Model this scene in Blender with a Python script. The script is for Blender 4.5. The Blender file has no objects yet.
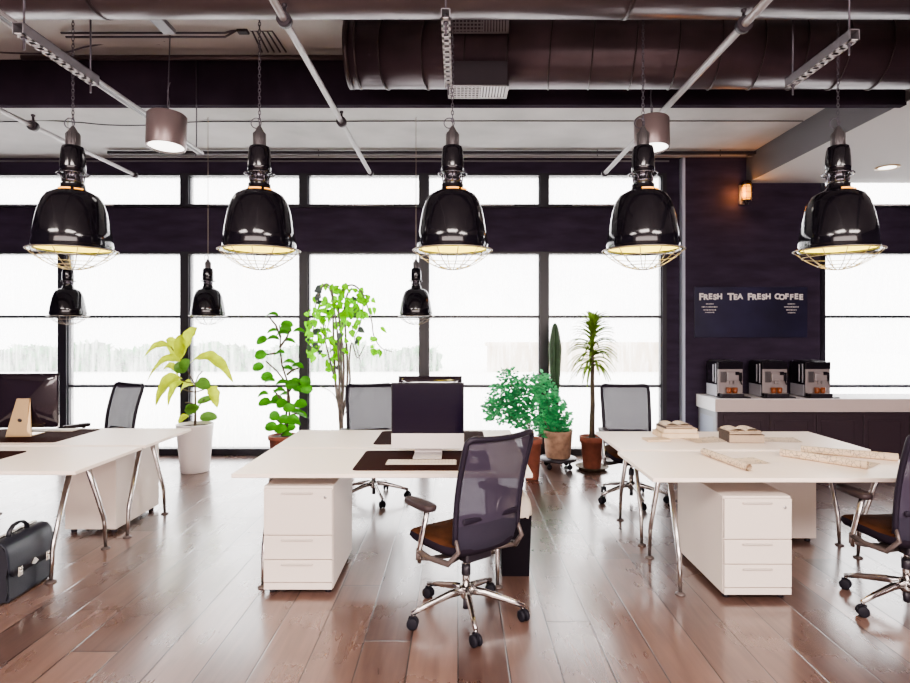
import bpy, bmesh, math, random
from mathutils import Vector, Matrix, Euler
random.seed(7)
C = bpy.context.scene.collection
PI = math.pi
F, CX, CY, CH = 590.0, 458.0, 330.0, 1.6
def P(x, y, D):                    # point seen at pixel x,y of the photo, at depth D
    return Vector(((x-CX)*D/F, D, CH-(y-CY)*D/F))

# ---------------------------------------------------------------- materials
MATS = {}
def mat(name, col, rough=.5, metal=0, bump=0, bscale=30, var=0, vscale=4, emit=None, estr=0, coat=0, spec=.5, transl=0, alpha=1, sheen=0, stretch=None):
    m = bpy.data.materials.new(name); m.use_nodes = True
    nt = m.node_tree; N = nt.nodes; L = nt.links
    b = N['Principled BSDF']; out = N['Material Output']
    b.inputs['Base Color'].default_value = (*col, 1); b.inputs['Roughness'].default_value = rough
    b.inputs['Metallic'].default_value = metal; b.inputs['Specular IOR Level'].default_value = spec
    b.inputs['Coat Weight'].default_value = coat; b.inputs['Coat Roughness'].default_value = .05
    tc = N.new('ShaderNodeTexCoord')
    mp = N.new('ShaderNodeMapping'); L.new(tc.outputs['Object'], mp.inputs[0])
    if stretch: mp.inputs['Scale'].default_value = stretch
    if var:
        n = N.new('ShaderNodeTexNoise'); n.inputs['Scale'].default_value = vscale; n.inputs['Detail'].default_value = 5
        L.new(mp.outputs[0], n.inputs['Vector'])
        r = N.new('ShaderNodeMapRange'); r.inputs[1].default_value = .3; r.inputs[2].default_value = .7
        r.inputs[3].default_value = 1-var; r.inputs[4].default_value = 1+var
        L.new(n.outputs[0], r.inputs[0])
        mx = N.new('ShaderNodeVectorMath'); mx.operation = 'SCALE'; mx.inputs[0].default_value = col
        L.new(r.outputs[0], mx.inputs['Scale']); L.new(mx.outputs[0], b.inputs['Base Color'])
        csrc = mx.outputs[0]
    if bump:
        n = N.new('ShaderNodeTexNoise'); n.inputs['Scale'].default_value = bscale; n.inputs['Detail'].default_value = 4
        L.new(mp.outputs[0], n.inputs['Vector'])
        bp = N.new('ShaderNodeBump'); bp.inputs['Strength'].default_value = bump; bp.inputs['Distance'].default_value = .01
        L.new(n.outputs[0], bp.inputs['Height']); L.new(bp.outputs[0], b.inputs['Normal'])
    if emit: b.inputs['Emission Color'].default_value = (*emit, 1); b.inputs['Emission Strength'].default_value = estr
    last = b.outputs[0]
    if transl:
        t = N.new('ShaderNodeBsdfTranslucent'); t.inputs[0].default_value = (*col, 1)
        if var: L.new(csrc, t.inputs[0])
        mx2 = N.new('ShaderNodeMixShader'); mx2.inputs[0].default_value = transl
        L.new(last, mx2.inputs[1]); L.new(t.outputs[0], mx2.inputs[2]); last = mx2.outputs[0]
    if alpha < 1:
        t = N.new('ShaderNodeBsdfTransparent')
        mx2 = N.new('ShaderNodeMixShader'); mx2.inputs[0].default_value = alpha
        L.new(t.outputs[0], mx2.inputs[1]); L.new(last, mx2.inputs[2]); last = mx2.outputs[0]
    L.new(last, out.inputs[0])
    MATS[name] = m
    return m

M = dict(
 wall = mat('plum_painted_wall', (.040,.029,.052), .7, var=.3, vscale=2, bump=.2, bscale=60, stretch=(1,1,4), spec=.15),
 frame = mat('dark_window_frame', (.012,.010,.018), .4),
 beam = mat('dark_beam', (.034,.024,.038), .8, var=.35, vscale=1.5, spec=.03),
 ceil = mat('ceiling_plaster', (.46,.45,.45), .8, var=.18, vscale=1.3, bump=.1),
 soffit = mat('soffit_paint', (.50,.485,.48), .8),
 soffshade = mat('soffit_side_shade', (.155,.15,.16), .8, spec=.1),  # shade on the soffit's side face, put in as a darker grey
 trim = mat('pale_strip', (.42,.46,.56), .5),
 white = mat('white_laminate', (.96,.82,.72), .4, spec=.3),
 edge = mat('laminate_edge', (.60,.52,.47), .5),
 cab = mat('cabinet_lacquer', (.66,.575,.52), .45, spec=.3),
 cabline = mat('cabinet_handle', (.50,.44,.40), .4, metal=.3),
 chrome = mat('polished_chrome', (.62,.59,.58), .2, metal=1),
 alu = mat('brushed_aluminium', (.55,.53,.53), .35, metal=.9),
 galv = mat('galvanised_channel', (.19,.18,.20), .5, metal=.4),
 galvw = mat('perforated_face', (.50,.48,.50), .5, metal=.2),
 steeld = mat('dark_steel', (.035,.028,.036), .45, metal=.3),
 rodm = mat('rod_steel', (.10,.09,.11), .4, metal=.6),
 duct = mat('spiral_duct_steel', (.072,.048,.058), .36, metal=.35, var=.30, vscale=2.2),
 pipe = mat('pipe_steel', (.085,.062,.068), .32, metal=.4, var=.25, vscale=2.0),
 ductseam = mat('duct_seam', (.05,.036,.04), .4, metal=.4),
 conduit = mat('pale_conduit', (.30,.275,.28), .4, metal=.3),
 bar = mat('twin_bar', (.33,.31,.32), .45),
 enamel = mat('black_enamel', (.006,.005,.008), .13, coat=.25, spec=.4),
 enamelin = mat('glowing_enamel_inside', (.85,.78,.22), .6, emit=(1,.88,.22), estr=.10),  # cream lining; bulb light on it added as yellow emission
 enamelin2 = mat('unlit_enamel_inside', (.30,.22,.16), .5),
 wire = mat('cage_wire', (.30,.25,.20), .4, metal=.5),
 darkmetal = mat('lamp_neck', (.12,.11,.13), .25, metal=.9),
 cap = mat('lamp_cap', (.13,.12,.125), .4, metal=.6),
 bulb = mat('lit_bulb', (1,.9,.6), .4, emit=(1,.88,.55), estr=6),
 amber = mat('amber_glow', (1,.5,.1), .4, emit=(1,.36,.03), estr=.6),
 drum = mat('brushed_drum', (.22,.17,.17), .35, metal=.5),
 drumglow = mat('drum_diffuser', (.9,.9,.9), .5, emit=(1,.97,.92), estr=1.1),
 black = mat('black_plastic', (.020,.016,.024), .4),
 blackg = mat('black_gloss', (.012,.010,.014), .12),
 chairf = mat('chair_frame_plastic', (.015,.011,.020), .45, spec=.2),
 chairb = mat('chair_bracket', (.12,.095,.09), .4, metal=.4),
 arm = mat('armrest_pad', (.036,.024,.026), .5, spec=.25),
 meshd = mat('chair_net', (.028,.020,.040), .8, alpha=.95),
 meshl = mat('chair_net_lower', (.017,.013,.028), .85, alpha=.93, bump=.2, bscale=200),
 seat = mat('seat_fabric', (.060,.022,.010), .9, spec=.1, var=.3, vscale=14, bump=.2, bscale=200),
 seatb = mat('seat_side_fabric', (.016,.011,.018), .9, spec=.1),
 rubber = mat('castor_rubber', (.009,.008,.013), .6, spec=.2),
 mat_ = mat('desk_mat', (.030,.010,.008), .8, spec=.02),
 screen = mat('dark_screen', (.007,.004,.014), .12, spec=.35),
 silver = mat('silver_casing', (.68,.63,.62), .35, metal=.25),
 monback = mat('glossy_dark_back', (.016,.010,.016), .12, coat=.6),
 gold = mat('warm_stand', (.52,.36,.20), .35, metal=.5),
 key = mat('keyboard_keys', (.66,.58,.48), .5),
 keyg = mat('keyboard_gaps', (.42,.37,.31), .5),
 leather = mat('black_leather', (.015,.017,.028), .40, bump=.12, bscale=120),
 leatherd = mat('leather_gusset', (.010,.010,.016), .5),
 potw = mat('white_ceramic', (.74,.67,.65), .4),
 terra = mat('terracotta', (.24,.075,.048), .8, var=.25, vscale=9),
 terra2 = mat('aged_terracotta', (.38,.23,.16), .85, var=.35, vscale=12),
 soil = mat('soil', (.05,.03,.02), .95, bump=.6, bscale=80),
 stem = mat('plant_stem', (.10,.075,.05), .8, var=.3, vscale=20),
 stemg = mat('grey_stem', (.20,.17,.15), .8, var=.3, vscale=20),
 lfy = mat('yellow_leaf', (.50,.60,.03), .5, var=.22, vscale=12, transl=.35, spec=.2),
 lfd = mat('mid_green_leaf', (.09,.20,.03), .4, var=.2, vscale=12, transl=.35),
 lfg = mat('green_leaf', (.06,.26,.015), .45, var=.4, vscale=9, transl=.3, spec=.25),
 lfl = mat('lime_leaf', (.22,.70,.005), .5, var=.25, vscale=9, transl=.35, spec=.15),
 lfx = mat('grey_leaf', (.09,.12,.11), .5),
 lfm = mat('jade_leaf', (.09,.42,.17), .6, var=.5, vscale=11, transl=.45, spec=.2),
 lfu = mat('yucca_leaf', (.17,.27,.04), .6, var=.3, vscale=9, transl=.4, spec=.2),
 cactus = mat('cactus_skin', (.035,.075,.035), .6, var=.4, vscale=14),
 spine = mat('cactus_spines', (.30,.36,.22), .6),
 board = mat('chalkboard', (.018,.016,.046), .35, var=.5, vscale=1.3),
 chalk = mat('chalk', (.80,.77,.74), .9),
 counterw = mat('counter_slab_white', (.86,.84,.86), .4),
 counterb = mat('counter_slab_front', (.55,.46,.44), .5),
 countd = mat('counter_panel', (.040,.024,.034), .5),
 countg = mat('counter_end_panel', (.40,.42,.46), .5),
 machs = mat('machine_front', (.34,.30,.30), .4, metal=.3),
 machl = mat('machine_light_side', (.50,.50,.55), .4, metal=.2),
 coffee = mat('coffee_in_glass', (.22,.06,.02), .3, emit=(1,.3,.05), estr=.01),  # coffee brown with a faint orange glow added
 paper = mat('paper', (.68,.55,.40), .8, var=.07, vscale=18),
 book1 = mat('cream_book', (.64,.47,.30), .7, var=.1, vscale=30),
 book2 = mat('brown_book', (.09,.062,.05), .7, var=.2, vscale=25),
 book3 = mat('pages_edge', (.40,.31,.23), .8, var=.2, vscale=60, stretch=(1,1,30)),
 bin = mat('waste_bin', (.006,.004,.007), .6, spec=.1),
 bag = mat('bin_liner', (.66,.58,.50), .5, bump=.5, bscale=20, transl=.2),
 handle_brass = mat('lock_metal', (.60,.56,.50), .25, metal=.9),
 hedge = mat('hedge_leaves', (.03,.19,.05), .95, var=.4, vscale=3, spec=0),
 ground = mat('outside_paving', (.80,.80,.78), .9, var=.06, vscale=1),
 outwall = mat('outside_wall', (.40,.30,.20), .9, var=.1, vscale=1),
)
# sketchy drawing paper
def drawing_mat():
    m = bpy.data.materials.new('drawing_paper'); m.use_nodes = True; nt = m.node_tree; N = nt.nodes; L = nt.links
    b = N['Principled BSDF']; b.inputs['Roughness'].default_value = .8
    tc = N.new('ShaderNodeTexCoord')
    v = N.new('ShaderNodeTexVoronoi'); v.feature = 'DISTANCE_TO_EDGE'; v.inputs['Scale'].default_value = 38
    L.new(tc.outputs['Object'], v.inputs['Vector'])
    n = N.new('ShaderNodeTexNoise'); n.inputs['Scale'].default_value = 9; L.new(tc.outputs['Object'], n.inputs['Vector'])
    r = N.new('ShaderNodeMapRange'); r.inputs[1].default_value = .0; r.inputs[2].default_value = .07; L.new(v.outputs['Distance'], r.inputs[0])
    a = N.new('ShaderNodeMath'); a.operation = 'GREATER_THAN'; a.inputs[1].default_value = .47; L.new(n.outputs[0], a.inputs[0])
    inv = N.new('ShaderNodeMath'); inv.operation = 'SUBTRACT'; inv.inputs[0].default_value = 1; L.new(r.outputs[0], inv.inputs[1])
    mu = N.new('ShaderNodeMath'); mu.operation = 'MULTIPLY'; L.new(inv.outputs[0], mu.inputs[0]); L.new(a.outputs[0], mu.inputs[1])
    mx = N.new('ShaderNodeMix'); mx.data_type = 'RGBA'; mx.inputs[6].default_value = (.66,.52,.38,1); mx.inputs[7].default_value = (.16,.13,.12,1)
    L.new(mu.outputs[0], mx.inputs[0]); L.new(mx.outputs[2], b.inputs['Base Color'])
    return m
M['drawing'] = drawing_mat()
def glass_mat():
    m = bpy.data.materials.new('misted_window_glass'); m.use_nodes = True; nt = m.node_tree; N = nt.nodes; L = nt.links
    N.remove(N['Principled BSDF']); out = N['Material Output']
    tc = N.new('ShaderNodeTexCoord'); mp = N.new('ShaderNodeMapping'); mp.inputs['Scale'].default_value = (9, 1, 1.1)
    L.new(tc.outputs['Object'], mp.inputs[0])
    n = N.new('ShaderNodeTexNoise'); n.inputs['Scale'].default_value = 2.2; n.inputs['Detail'].default_value = 6; L.new(mp.outputs[0], n.inputs['Vector'])
    r = N.new('ShaderNodeMapRange'); r.inputs[1].default_value = .35; r.inputs[2].default_value = .65; r.inputs[3].default_value = .10; r.inputs[4].default_value = .34
    L.new(n.outputs[0], r.inputs[0])
    tr = N.new('ShaderNodeBsdfTransparent'); tr.inputs[0].default_value = (.97,.98,1,1)
    tl = N.new('ShaderNodeBsdfTranslucent'); tl.inputs[0].default_value = (.96,.95,.95,1)
    gl = N.new('ShaderNodeBsdfGlossy'); gl.inputs['Roughness'].default_value = .05
    m1 = N.new('ShaderNodeMixShader'); L.new(r.outputs[0], m1.inputs[0]); L.new(tr.outputs[0], m1.inputs[1]); L.new(tl.outputs[0], m1.inputs[2])
    m2 = N.new('ShaderNodeMixShader'); m2.inputs[0].default_value = .04; L.new(m1.outputs[0], m2.inputs[1]); L.new(gl.outputs[0], m2.inputs[2])
    L.new(m2.outputs[0], out.inputs[0])
    return m
M['glass'] = glass_mat()
def floor_mat():
    m = bpy.data.materials.new('wide_plank_floor'); m.use_nodes = True; nt = m.node_tree; N = nt.nodes; L = nt.links
    b = N['Principled BSDF']
    tc = N.new('ShaderNodeTexCoord'); sp = N.new('ShaderNodeSeparateXYZ'); L.new(tc.outputs['Object'], sp.inputs[0])
    def mth(op, a, bb=None):
        q = N.new('ShaderNodeMath'); q.operation = op
        for i, v in enumerate((a, bb)):
            if v is None: continue
            if isinstance(v, (int, float)): q.inputs[i].default_value = v
            else: L.new(v, q.inputs[i])
        return q.outputs[0]
    u = mth('DIVIDE', sp.outputs[0], .241); row = mth('FLOOR', u); fu = mth('FRACT', u)
    wn = N.new('ShaderNodeTexWhiteNoise'); wn.noise_dimensions = '1D'; L.new(row, wn.inputs['W'])
    v = mth('ADD', mth('DIVIDE', sp.outputs[1], 2.1), mth('MULTIPLY', wn.outputs[0], 7.3)); col = mth('FLOOR', v); fv = mth('FRACT', v)
    cb = N.new('ShaderNodeCombineXYZ'); L.new(row, cb.inputs[0]); L.new(col, cb.inputs[1])
    w2 = N.new('ShaderNodeTexWhiteNoise'); w2.noise_dimensions = '2D'; L.new(cb.outputs[0], w2.inputs['Vector'])
    eu = mth('MULTIPLY', mth('MINIMUM', fu, mth('SUBTRACT', 1, fu)), .241)
    ev = mth('MULTIPLY', mth('MINIMUM', fv, mth('SUBTRACT', 1, fv)), 2.1)
    e = mth('MINIMUM', eu, ev)
    gap = mth('LESS_THAN', e, .0036)
    # grain
    ad = N.new('ShaderNodeVectorMath'); ad.operation = 'ADD'; L.new(tc.outputs['Object'], ad.inputs[0])
    sc = N.new('ShaderNodeVectorMath'); sc.operation = 'SCALE'; sc.inputs['Scale'].default_value = 9; L.new(w2.outputs['Color'], sc.inputs[0]); L.new(sc.outputs[0], ad.inputs[1])
    mp = N.new('ShaderNodeMapping'); mp.inputs['Scale'].default_value = (9, .9, 1); L.new(ad.outputs[0], mp.inputs[0])
    g = N.new('ShaderNodeTexNoise'); g.inputs['Scale'].default_value = 2.5; g.inputs['Detail'].default_value = 8; g.inputs['Distortion'].default_value = .8; L.new(mp.outputs[0], g.inputs['Vector'])
    bl = N.new('ShaderNodeTexNoise'); bl.inputs['Scale'].default_value = 2.2; bl.inputs['Detail'].default_value = 2; L.new(tc.outputs['Object'], bl.inputs['Vector'])
    cr = N.new('ShaderNodeValToRGB'); cr.color_ramp.elements[0].position = .25; cr.color_ramp.elements[0].color = (.060,.030,.024,1)
    cr.color_ramp.elements[1].position = .75; cr.color_ramp.elements[1].color = (.17,.100,.080,1)
    mixf = mth('ADD', mth('MULTIPLY', g.outputs[0], .6), mth('MULTIPLY', w2.outputs[0], .38)); L.new(mixf, cr.inputs[0])
    mx = N.new('ShaderNodeMix'); mx.data_type = 'RGBA'; L.new(gap, mx.inputs[0]); L.new(cr.outputs[0], mx.inputs[6]); mx.inputs[7].default_value = (.010,.005,.004,1)
    L.new(mx.outputs[2], b.inputs['Base Color'])
    rr = N.new('ShaderNodeMapRange'); rr.inputs[1].default_value = .3; rr.inputs[2].default_value = .7; rr.inputs[3].default_value = .24; rr.inputs[4].default_value = .33
    L.new(mth('ADD', mth('MULTIPLY', bl.outputs[0], .8), mth('MULTIPLY', g.outputs[0], .2)), rr.inputs[0]); L.new(rr.outputs[0], b.inputs['Roughness'])
    b.inputs['Specular IOR Level'].default_value = 1.0; b.inputs['Coat Weight'].default_value = .5; b.inputs['Coat Roughness'].default_value = .16; b.inputs['Coat IOR'].default_value = 1.6
    bp = N.new('ShaderNodeBump'); bp.inputs['Strength'].default_value = .35; bp.inputs['Distance'].default_value = .004
    es = mth('MINIMUM', mth('DIVIDE', e, .006), 1)
    hh = mth('ADD', es, mth('ADD', mth('MULTIPLY', g.outputs[0], .10), mth('MULTIPLY', w2.outputs[0], .3)))
    L.new(hh, bp.inputs['Height']); L.new(bp.outputs[0], b.inputs['Normal'])
    return m
M['floor'] = floor_mat()

# ---------------------------------------------------------------- mesh builder
class MB:
    def __init__(s): s.v = []; s.f = []; s.m = []; s.sm = []
    def add(s, vs, fs, mi=0, smooth=False, T=None):
        o = len(s.v)
        for p in vs:
            p = Vector(p)
            if T is not None: p = T @ p
            s.v.append(p)
        for f in fs: s.f.append([i+o for i in f]); s.m.append(mi); s.sm.append(smooth)
        return s
    def box(s, x0, x1, y0, y1, z0, z1, mi=0, T=None):
        return s.add([(x0,y0,z0),(x1,y0,z0),(x1,y1,z0),(x0,y1,z0),(x0,y0,z1),(x1,y0,z1),(x1,y1,z1),(x0,y1,z1)],
            [(0,3,2,1),(4,5,6,7),(0,1,5,4),(1,2,6,5),(2,3,7,6),(3,0,4,7)], mi, False, T)
    def rbox(s, x0, x1, y0, y1, z0, z1, r=.005, seg=2, mi=0, T=None):
        bm = bmesh.new(); bmesh.ops.create_cube(bm, size=1)
        for v in bm.verts: v.co = Vector(((x0+x1)/2+v.co.x*(x1-x0), (y0+y1)/2+v.co.y*(y1-y0), (z0+z1)/2+v.co.z*(z1-z0)))
        bmesh.ops.bevel(bm, geom=list(bm.edges), offset=r, segments=seg, profile=.5, affect='EDGES')
        bm.verts.index_update()
        s.add([v.co.copy() for v in bm.verts], [[v.index for v in f.verts] for f in bm.faces], mi, seg > 2, T); bm.free(); return s
    def tube(s, pts, r, n=8, mi=0, T=None, sx=1, smooth=True, up=None, closed=False):
        pts = [Vector(p) for p in pts]; k = len(pts)
        rs = r if isinstance(r, (list, tuple)) else [r]*k
        vs = []; fs = []; prev = None
        for i, p in enumerate(pts):
            if closed: t = pts[(i+1) % k]-pts[i-1]
            else: t = (pts[min(i+1,k-1)]-pts[max(i-1,0)])
            t = t.normalized()
            if prev is None:
                a = Vector(up) if up else (Vector((0,0,1)) if abs(t.z) < .9 else Vector((1,0,0)))
                nrm = (a - t*a.dot(t)).normalized()
            else: nrm = (prev - t*prev.dot(t)).normalized()
            prev = nrm; bn = t.cross(nrm)
            for j in range(n):
                a = 2*PI*j/n
                vs.append(p + nrm*math.cos(a)*rs[i] + bn*math.sin(a)*rs[i]*sx)
        for i in range(k if closed else k-1):
            for j in range(n):
                a, b2 = i*n+j, i*n+(j+1) % n; i2 = (i+1) % k
                fs.append((a, b2, i2*n+(j+1) % n, i2*n+j))
        s.add(vs, fs, mi, smooth, T)
        if not closed:
            o = len(s.v)-len(vs)
            s.f.append([o+j for j in range(n)][::-1]); s.m.append(mi); s.sm.append(False)
            s.f.append([o+(k-1)*n+j for j in range(n)]); s.m.append(mi); s.sm.append(False)
        return s
    def lathe(s, prof, n=32, c=(0,0,0), mi=0, T=None, smooth=True, capb=False, capt=False):
        vs = []; fs = []; c = Vector(c)
        for (r, z) in prof:
            for j in range(n):
                a = 2*PI*j/n; vs.append(c+Vector((r*math.cos(a), r*math.sin(a), z)))
        for i in range(len(prof)-1):
            for j in range(n): fs.append((i*n+j, i*n+(j+1) % n, (i+1)*n+(j+1) % n, (i+1)*n+j))
        s.add(vs, fs, mi, smooth, T); o = len(s.v)-len(vs)
        if capb: s.f.append([o+j for j in range(n)][::-1]); s.m.append(mi); s.sm.append(False)
        if capt: s.f.append([o+(len(prof)-1)*n+j for j in range(n)]); s.m.append(mi); s.sm.append(False)
        return s
    def prism(s, poly, h0, h1, axis='z', mi=0, T=None):
        n = len(poly)
        def q(a, b, h): return {'z': (a,b,h), 'x': (h,a,b), 'y': (a,h,b)}[axis]
        vs = [q(a,b,h0) for a,b in poly]+[q(a,b,h1) for a,b in poly]
        fs = [tuple(range(n))[::-1], tuple(range(n,2*n))]+[(i,(i+1)%n,n+(i+1)%n,n+i) for i in range(n)]
        return s.add(vs, fs, mi, False, T)
    def grid(s, rows, mi=0, smooth=True, T=None):
        h = len(rows); w = len(rows[0]); vs = [p for r in rows for p in r]
        return s.add(vs, [(i*w+j, i*w+j+1, (i+1)*w+j+1, (i+1)*w+j) for i in range(h-1) for j in range(w-1)], mi, smooth, T)
    def build(s, name, mats, parent=None):
        me = bpy.data.meshes.new(name); me.from_pydata([tuple(v) for v in s.v], [], s.f)
        mats = mats if isinstance(mats, (list, tuple)) else [mats]
        for m in mats: me.materials.append(m)
        me.polygons.foreach_set('material_index', s.m); me.polygons.foreach_set('use_smooth', s.sm)
        bm = bmesh.new(); bm.from_mesh(me)
        if len(bm.faces) < 20000: bmesh.ops.recalc_face_normals(bm, faces=bm.faces)
        bm.to_mesh(me); bm.free(); me.update()
        o = bpy.data.objects.new(name, me); C.objects.link(o)
        if parent is not None: o.parent = parent
        return o

def thing(name, label, cat, loc=(0,0,0), rz=0, group=None):
    o = bpy.data.objects.new(name, None); C.objects.link(o); o.location = loc; o.rotation_euler = (0,0,rz)
    o.empty_display_size = .1; o['label'] = label; o['category'] = cat
    if group: o['group'] = group
    return o
def tag(o, label, cat, group=None, kind=None, loc=None):
    o['label'] = label; o['category'] = cat
    if group: o['group'] = group
    if kind: o['kind'] = kind
    if loc is not None: o.location = loc
    return o
def struct(o): o['kind'] = 'structure'; return o
def dup(root, loc, rz=0, label=None, group=None, scale=None):
    r = root.copy(); C.objects.link(r); r.location = loc; r.rotation_euler = (0,0,rz)
    if label: r['label'] = label
    if group: r['group'] = group
    for ch in list(root.children):
        c = ch.copy(); C.objects.link(c); c.parent = r
        for g in ch.children:
            d = g.copy(); C.objects.link(d); d.parent = c
    return r
def V(*a): return Vector(a)

# ---------------------------------------------------------------- room shell
WY = 7.55; CEIL = 3.8
struct(MB().box(-7,7,-4,WY+.15,-.1,0).build('floor', M['floor']))
struct(MB().box(-7.15,7.15,-4.15,WY+.15,CEIL,CEIL+.15).build('ceiling', M['ceil']))
struct(MB().box(-7.15,-7,-4,WY+.15,-.1,CEIL).build('wall_left', M['wall']))
struct(MB().box(7,7.15,-4,WY+.15,-.1,CEIL).build('wall_right', M['wall']))
M['rear'] = mat('rear_wall_paint', (.30,.25,.25), .7)
struct(MB().box(-7.15,7.15,-4.15,-4,-.1,CEIL).build('wall_rear', M['rear']))
w = MB()
XS = [-7, -5.05, -3.49, -1.97, -.435, 1.10, 2.66]
w.box(-7,2.66,WY,WY+.15,2.60,3.165); w.box(-7,2.66,WY,WY+.15,3.60,CEIL)
w.box(4.63,7,WY,WY+.15,2.60,3.165); w.box(4.63,7,WY,WY+.15,3.60,CEIL)
w.box(2.66,4.63,WY,WY+.15,0,CEIL); 
struct(MB().box(2.87,4.575,WY-.1,WY-.001,0,CEIL).build('trim_5', M['wall']))
struct(w.build('wall_back', M['wall']))
struct(MB().box(2.835,2.87,WY-.1,WY,0,CEIL-.02).build('trim_1', M['trim']))  # pillar's lit side face, the light painted as a pale strip
struct(MB().box(-7,2.7,WY-.012,WY,CEIL-.05,CEIL-.03).build('trim_2', M['galv']))
# windows
nwin = 0
def window(x0, x1, z0, z1, bars, bw=.055, bt=.05, opener=False):
    global nwin; nwin += 1
    r = bpy.data.objects.new('window_%d' % nwin, None); C.objects.link(r); r.location = ((x0+x1)/2, WY, z0); r['kind'] = 'structure'
    hw = (x1-x0)/2; h = z1-z0; m = MB()
    y0, y1 = -.03, .12
    m.box(-hw,-hw+bw,y0,y1,0,h); m.box(hw-bw,hw,y0,y1,0,h)
    m.box(-hw+bw,hw-bw,y0,y1,h-.03,h); m.box(-hw+bw,hw-bw,y0,y1,0,bt)
    # stepped inner bead
    m.box(-hw+bw,-hw+bw+.012,.0,.08,bt,h-.03); m.box(hw-bw-.012,hw-bw,.0,.08,bt,h-.03)
    m.build('window_frame', M['frame'], r)
    for b in bars:
        MB().box(-hw+bw,hw-bw,.01,.09,b-z0-.016,b-z0+.016).build('glazing_bar', M['frame'], r)
    MB().box(-hw+bw,hw-bw,.05,.056,bt,h-.03).build('glass_pane', M['glass'], r)
    if opener:
        q = MB().tube([(-hw*.55,-.06,bt*.5),(hw*.5,-.06,bt*.5)], .008, 6)
        for xx in (-hw*.5, hw*.45): q.tube([(xx,-.06,bt*.5),(xx,-.03,bt*.5)], .006, 6)
        q.build('opener_bar', M['alu'], r)
for i in range(6): window(XS[i], XS[i+1], 0, 2.60, (.88,1.77), bt=.085)
window(4.63, 7, 0, 2.60, (.88,1.77), bt=.085)
for a, b in ((-7,-3.49),(-3.49,-1.97),(-1.97,-.435),(-.435,1.10),(1.10,2.66),(4.63,7)): window(a, b, 3.165, 3.60, (), bt=.04, opener=True)
# beam, soffit
struct(MB().box(-7,3.65,4.80,4.87,3.432,CEIL).build('trim_3', M['beam']))
struct(MB().box(3.65,7,-4,WY-.1,3.456,CEIL).build('trim_4', M['soffit']))
struct(MB().box(3.64,3.65,-4,WY-.1,3.456,CEIL).build('trim_6', M['soffshade']))  # thin facing that carries the soffit's painted side shade
# outside
struct(MB().box(-30,30,WY+.15,60,-.25,-.1).build('ground', M['ground']))
h = MB(); rnd = random.Random(3)
for i in range(7000):
    x = rnd.uniform(-27,-.8); y = rnd.uniform(24,25.2); z = rnd.uniform(-.1,.72+.22*math.sin(x*1.7)*math.sin(x*.61+1)+.18*rnd.random())
    d = V(rnd.uniform(-1,1),rnd.uniform(-1,1),rnd.uniform(-1,1))*.24; e = V(rnd.uniform(-1,1),rnd.uniform(-1,1),rnd.uniform(-1,1))*.16
    p = V(x,y,z); h.add([p-d,p+e,p+d,p-e],[(0,1,2,3)])
tag(h.build('hedge', M['hedge']), 'low green hedge outdoors, faint behind the misted left windows', 'hedge', kind='stuff')
b = MB(); b.box(1.2,8.6,24,24.3,-.1,.95); b.box(1.1,8.7,23.95,24.35,.95,1.1) 
tag(b.build('garden_wall', M['outwall']), 'low tan wall outdoors, faint behind the windows right of centre', 'wall')

# ---------------------------------------------------------------- overhead
# large pipe
q = MB(); PY, PZ, PR = 3.12, 3.265+.185, .185
q.tube([(-6.99,PY,PZ),(3.64,PY,PZ)], PR, 40)
pp = q.build('ventilation_pipe', M['pipe']); tag(pp, 'big round brown pipe across the top nearest the viewer', 'pipe')
for x in (-3.6,-1.9,.9,2.7):
    MB().tube([(x-.012,PY,PZ),(x+.012,PY,PZ)], PR+.004, 40).build('joint_band', M['ductseam'], pp)
# spiral duct
dt = thing('air_duct', 'wide dark spiral air duct with curved seams and open left end', 'duct', (0,4.2,3.33+.232))
m = MB(); m.tube([(-.765,0,0),(3.64,0,0)], .230, 48); m.build('duct_body', M['duct'], dt)
m = MB()
for i in range(15):
    x = -.5+i*.29
    m.tube([(x+.035*math.cos(a)+.02*math.sin(a), .2345*math.cos(a), .2345*math.sin(a)) for a in [2*PI*k/40 for k in range(40)]], .005, 6, closed=True)
m.tube([(-.78,0,0),(-.75,0,0)], .2345, 48); m.tube([(-.71,0,0),(-.695,0,0)], .2345, 48)
m.build('seam', M['ductseam'], dt)
m = MB(); m.box(-.06,.33,-.27,-.07,-.333,-.17)
m.build('vent_collar', M['steeld'], dt)
def grille(m, x0, x1, y0, y1, z, mi=0):
    # frame with round holes half and slots half, drawn as bars
    m.box(x0,x1,y0,y0+.012,z-.006,z); m.box(x0,x1,y1-.012,y1,z-.006,z); m.box(x0,x0+.012,y0,y1,z-.006,z); m.box(x1-.012,x1,y0,y1,z-.006,z)
    xm = x0+(x1-x0)*.55; k = 9
    for i in range(k):
        t = i/(k-1)
        a = V(x0+.01+t*(xm-x0-.02), y0+.01, z-.003)
        m.box(a.x-.004,a.x+.004,y0,y1,z-.006,z)
    for i in range(5):
        yy = y0+(i+1)*(y1-y0)/6; m.box(x0,xm,yy-.004,yy+.004,z-.006,z)
    for i in range(9):
        xx = xm+.006+i*(x1-xm-.02)/8; m.box(xx-.006,xx+.006,y0,y1,z-.006,z)
m = MB(); grille(m, -.07,.34,-.28,-.06,-.334); m.build('vent_grille', M['galvw'], dt)
m = MB(); T = Matrix.Translation((.0,-.243,.10)) @ Matrix.Rotation(math.radians(-68),4,'X')
m.box(-.05,.34,-.06,.07,-.03,.03,0,T); g2 = m.build('vent_collar', M['steeld'], dt)
m = MB(); 
mm = MB(); grille(mm, -.05,.34,-.06,.07,0); 
m.add([T @ (v+V(0,0,-.031)) for v in mm.v], mm.f); m.build('vent_grille', M['galv'], dt)

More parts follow.
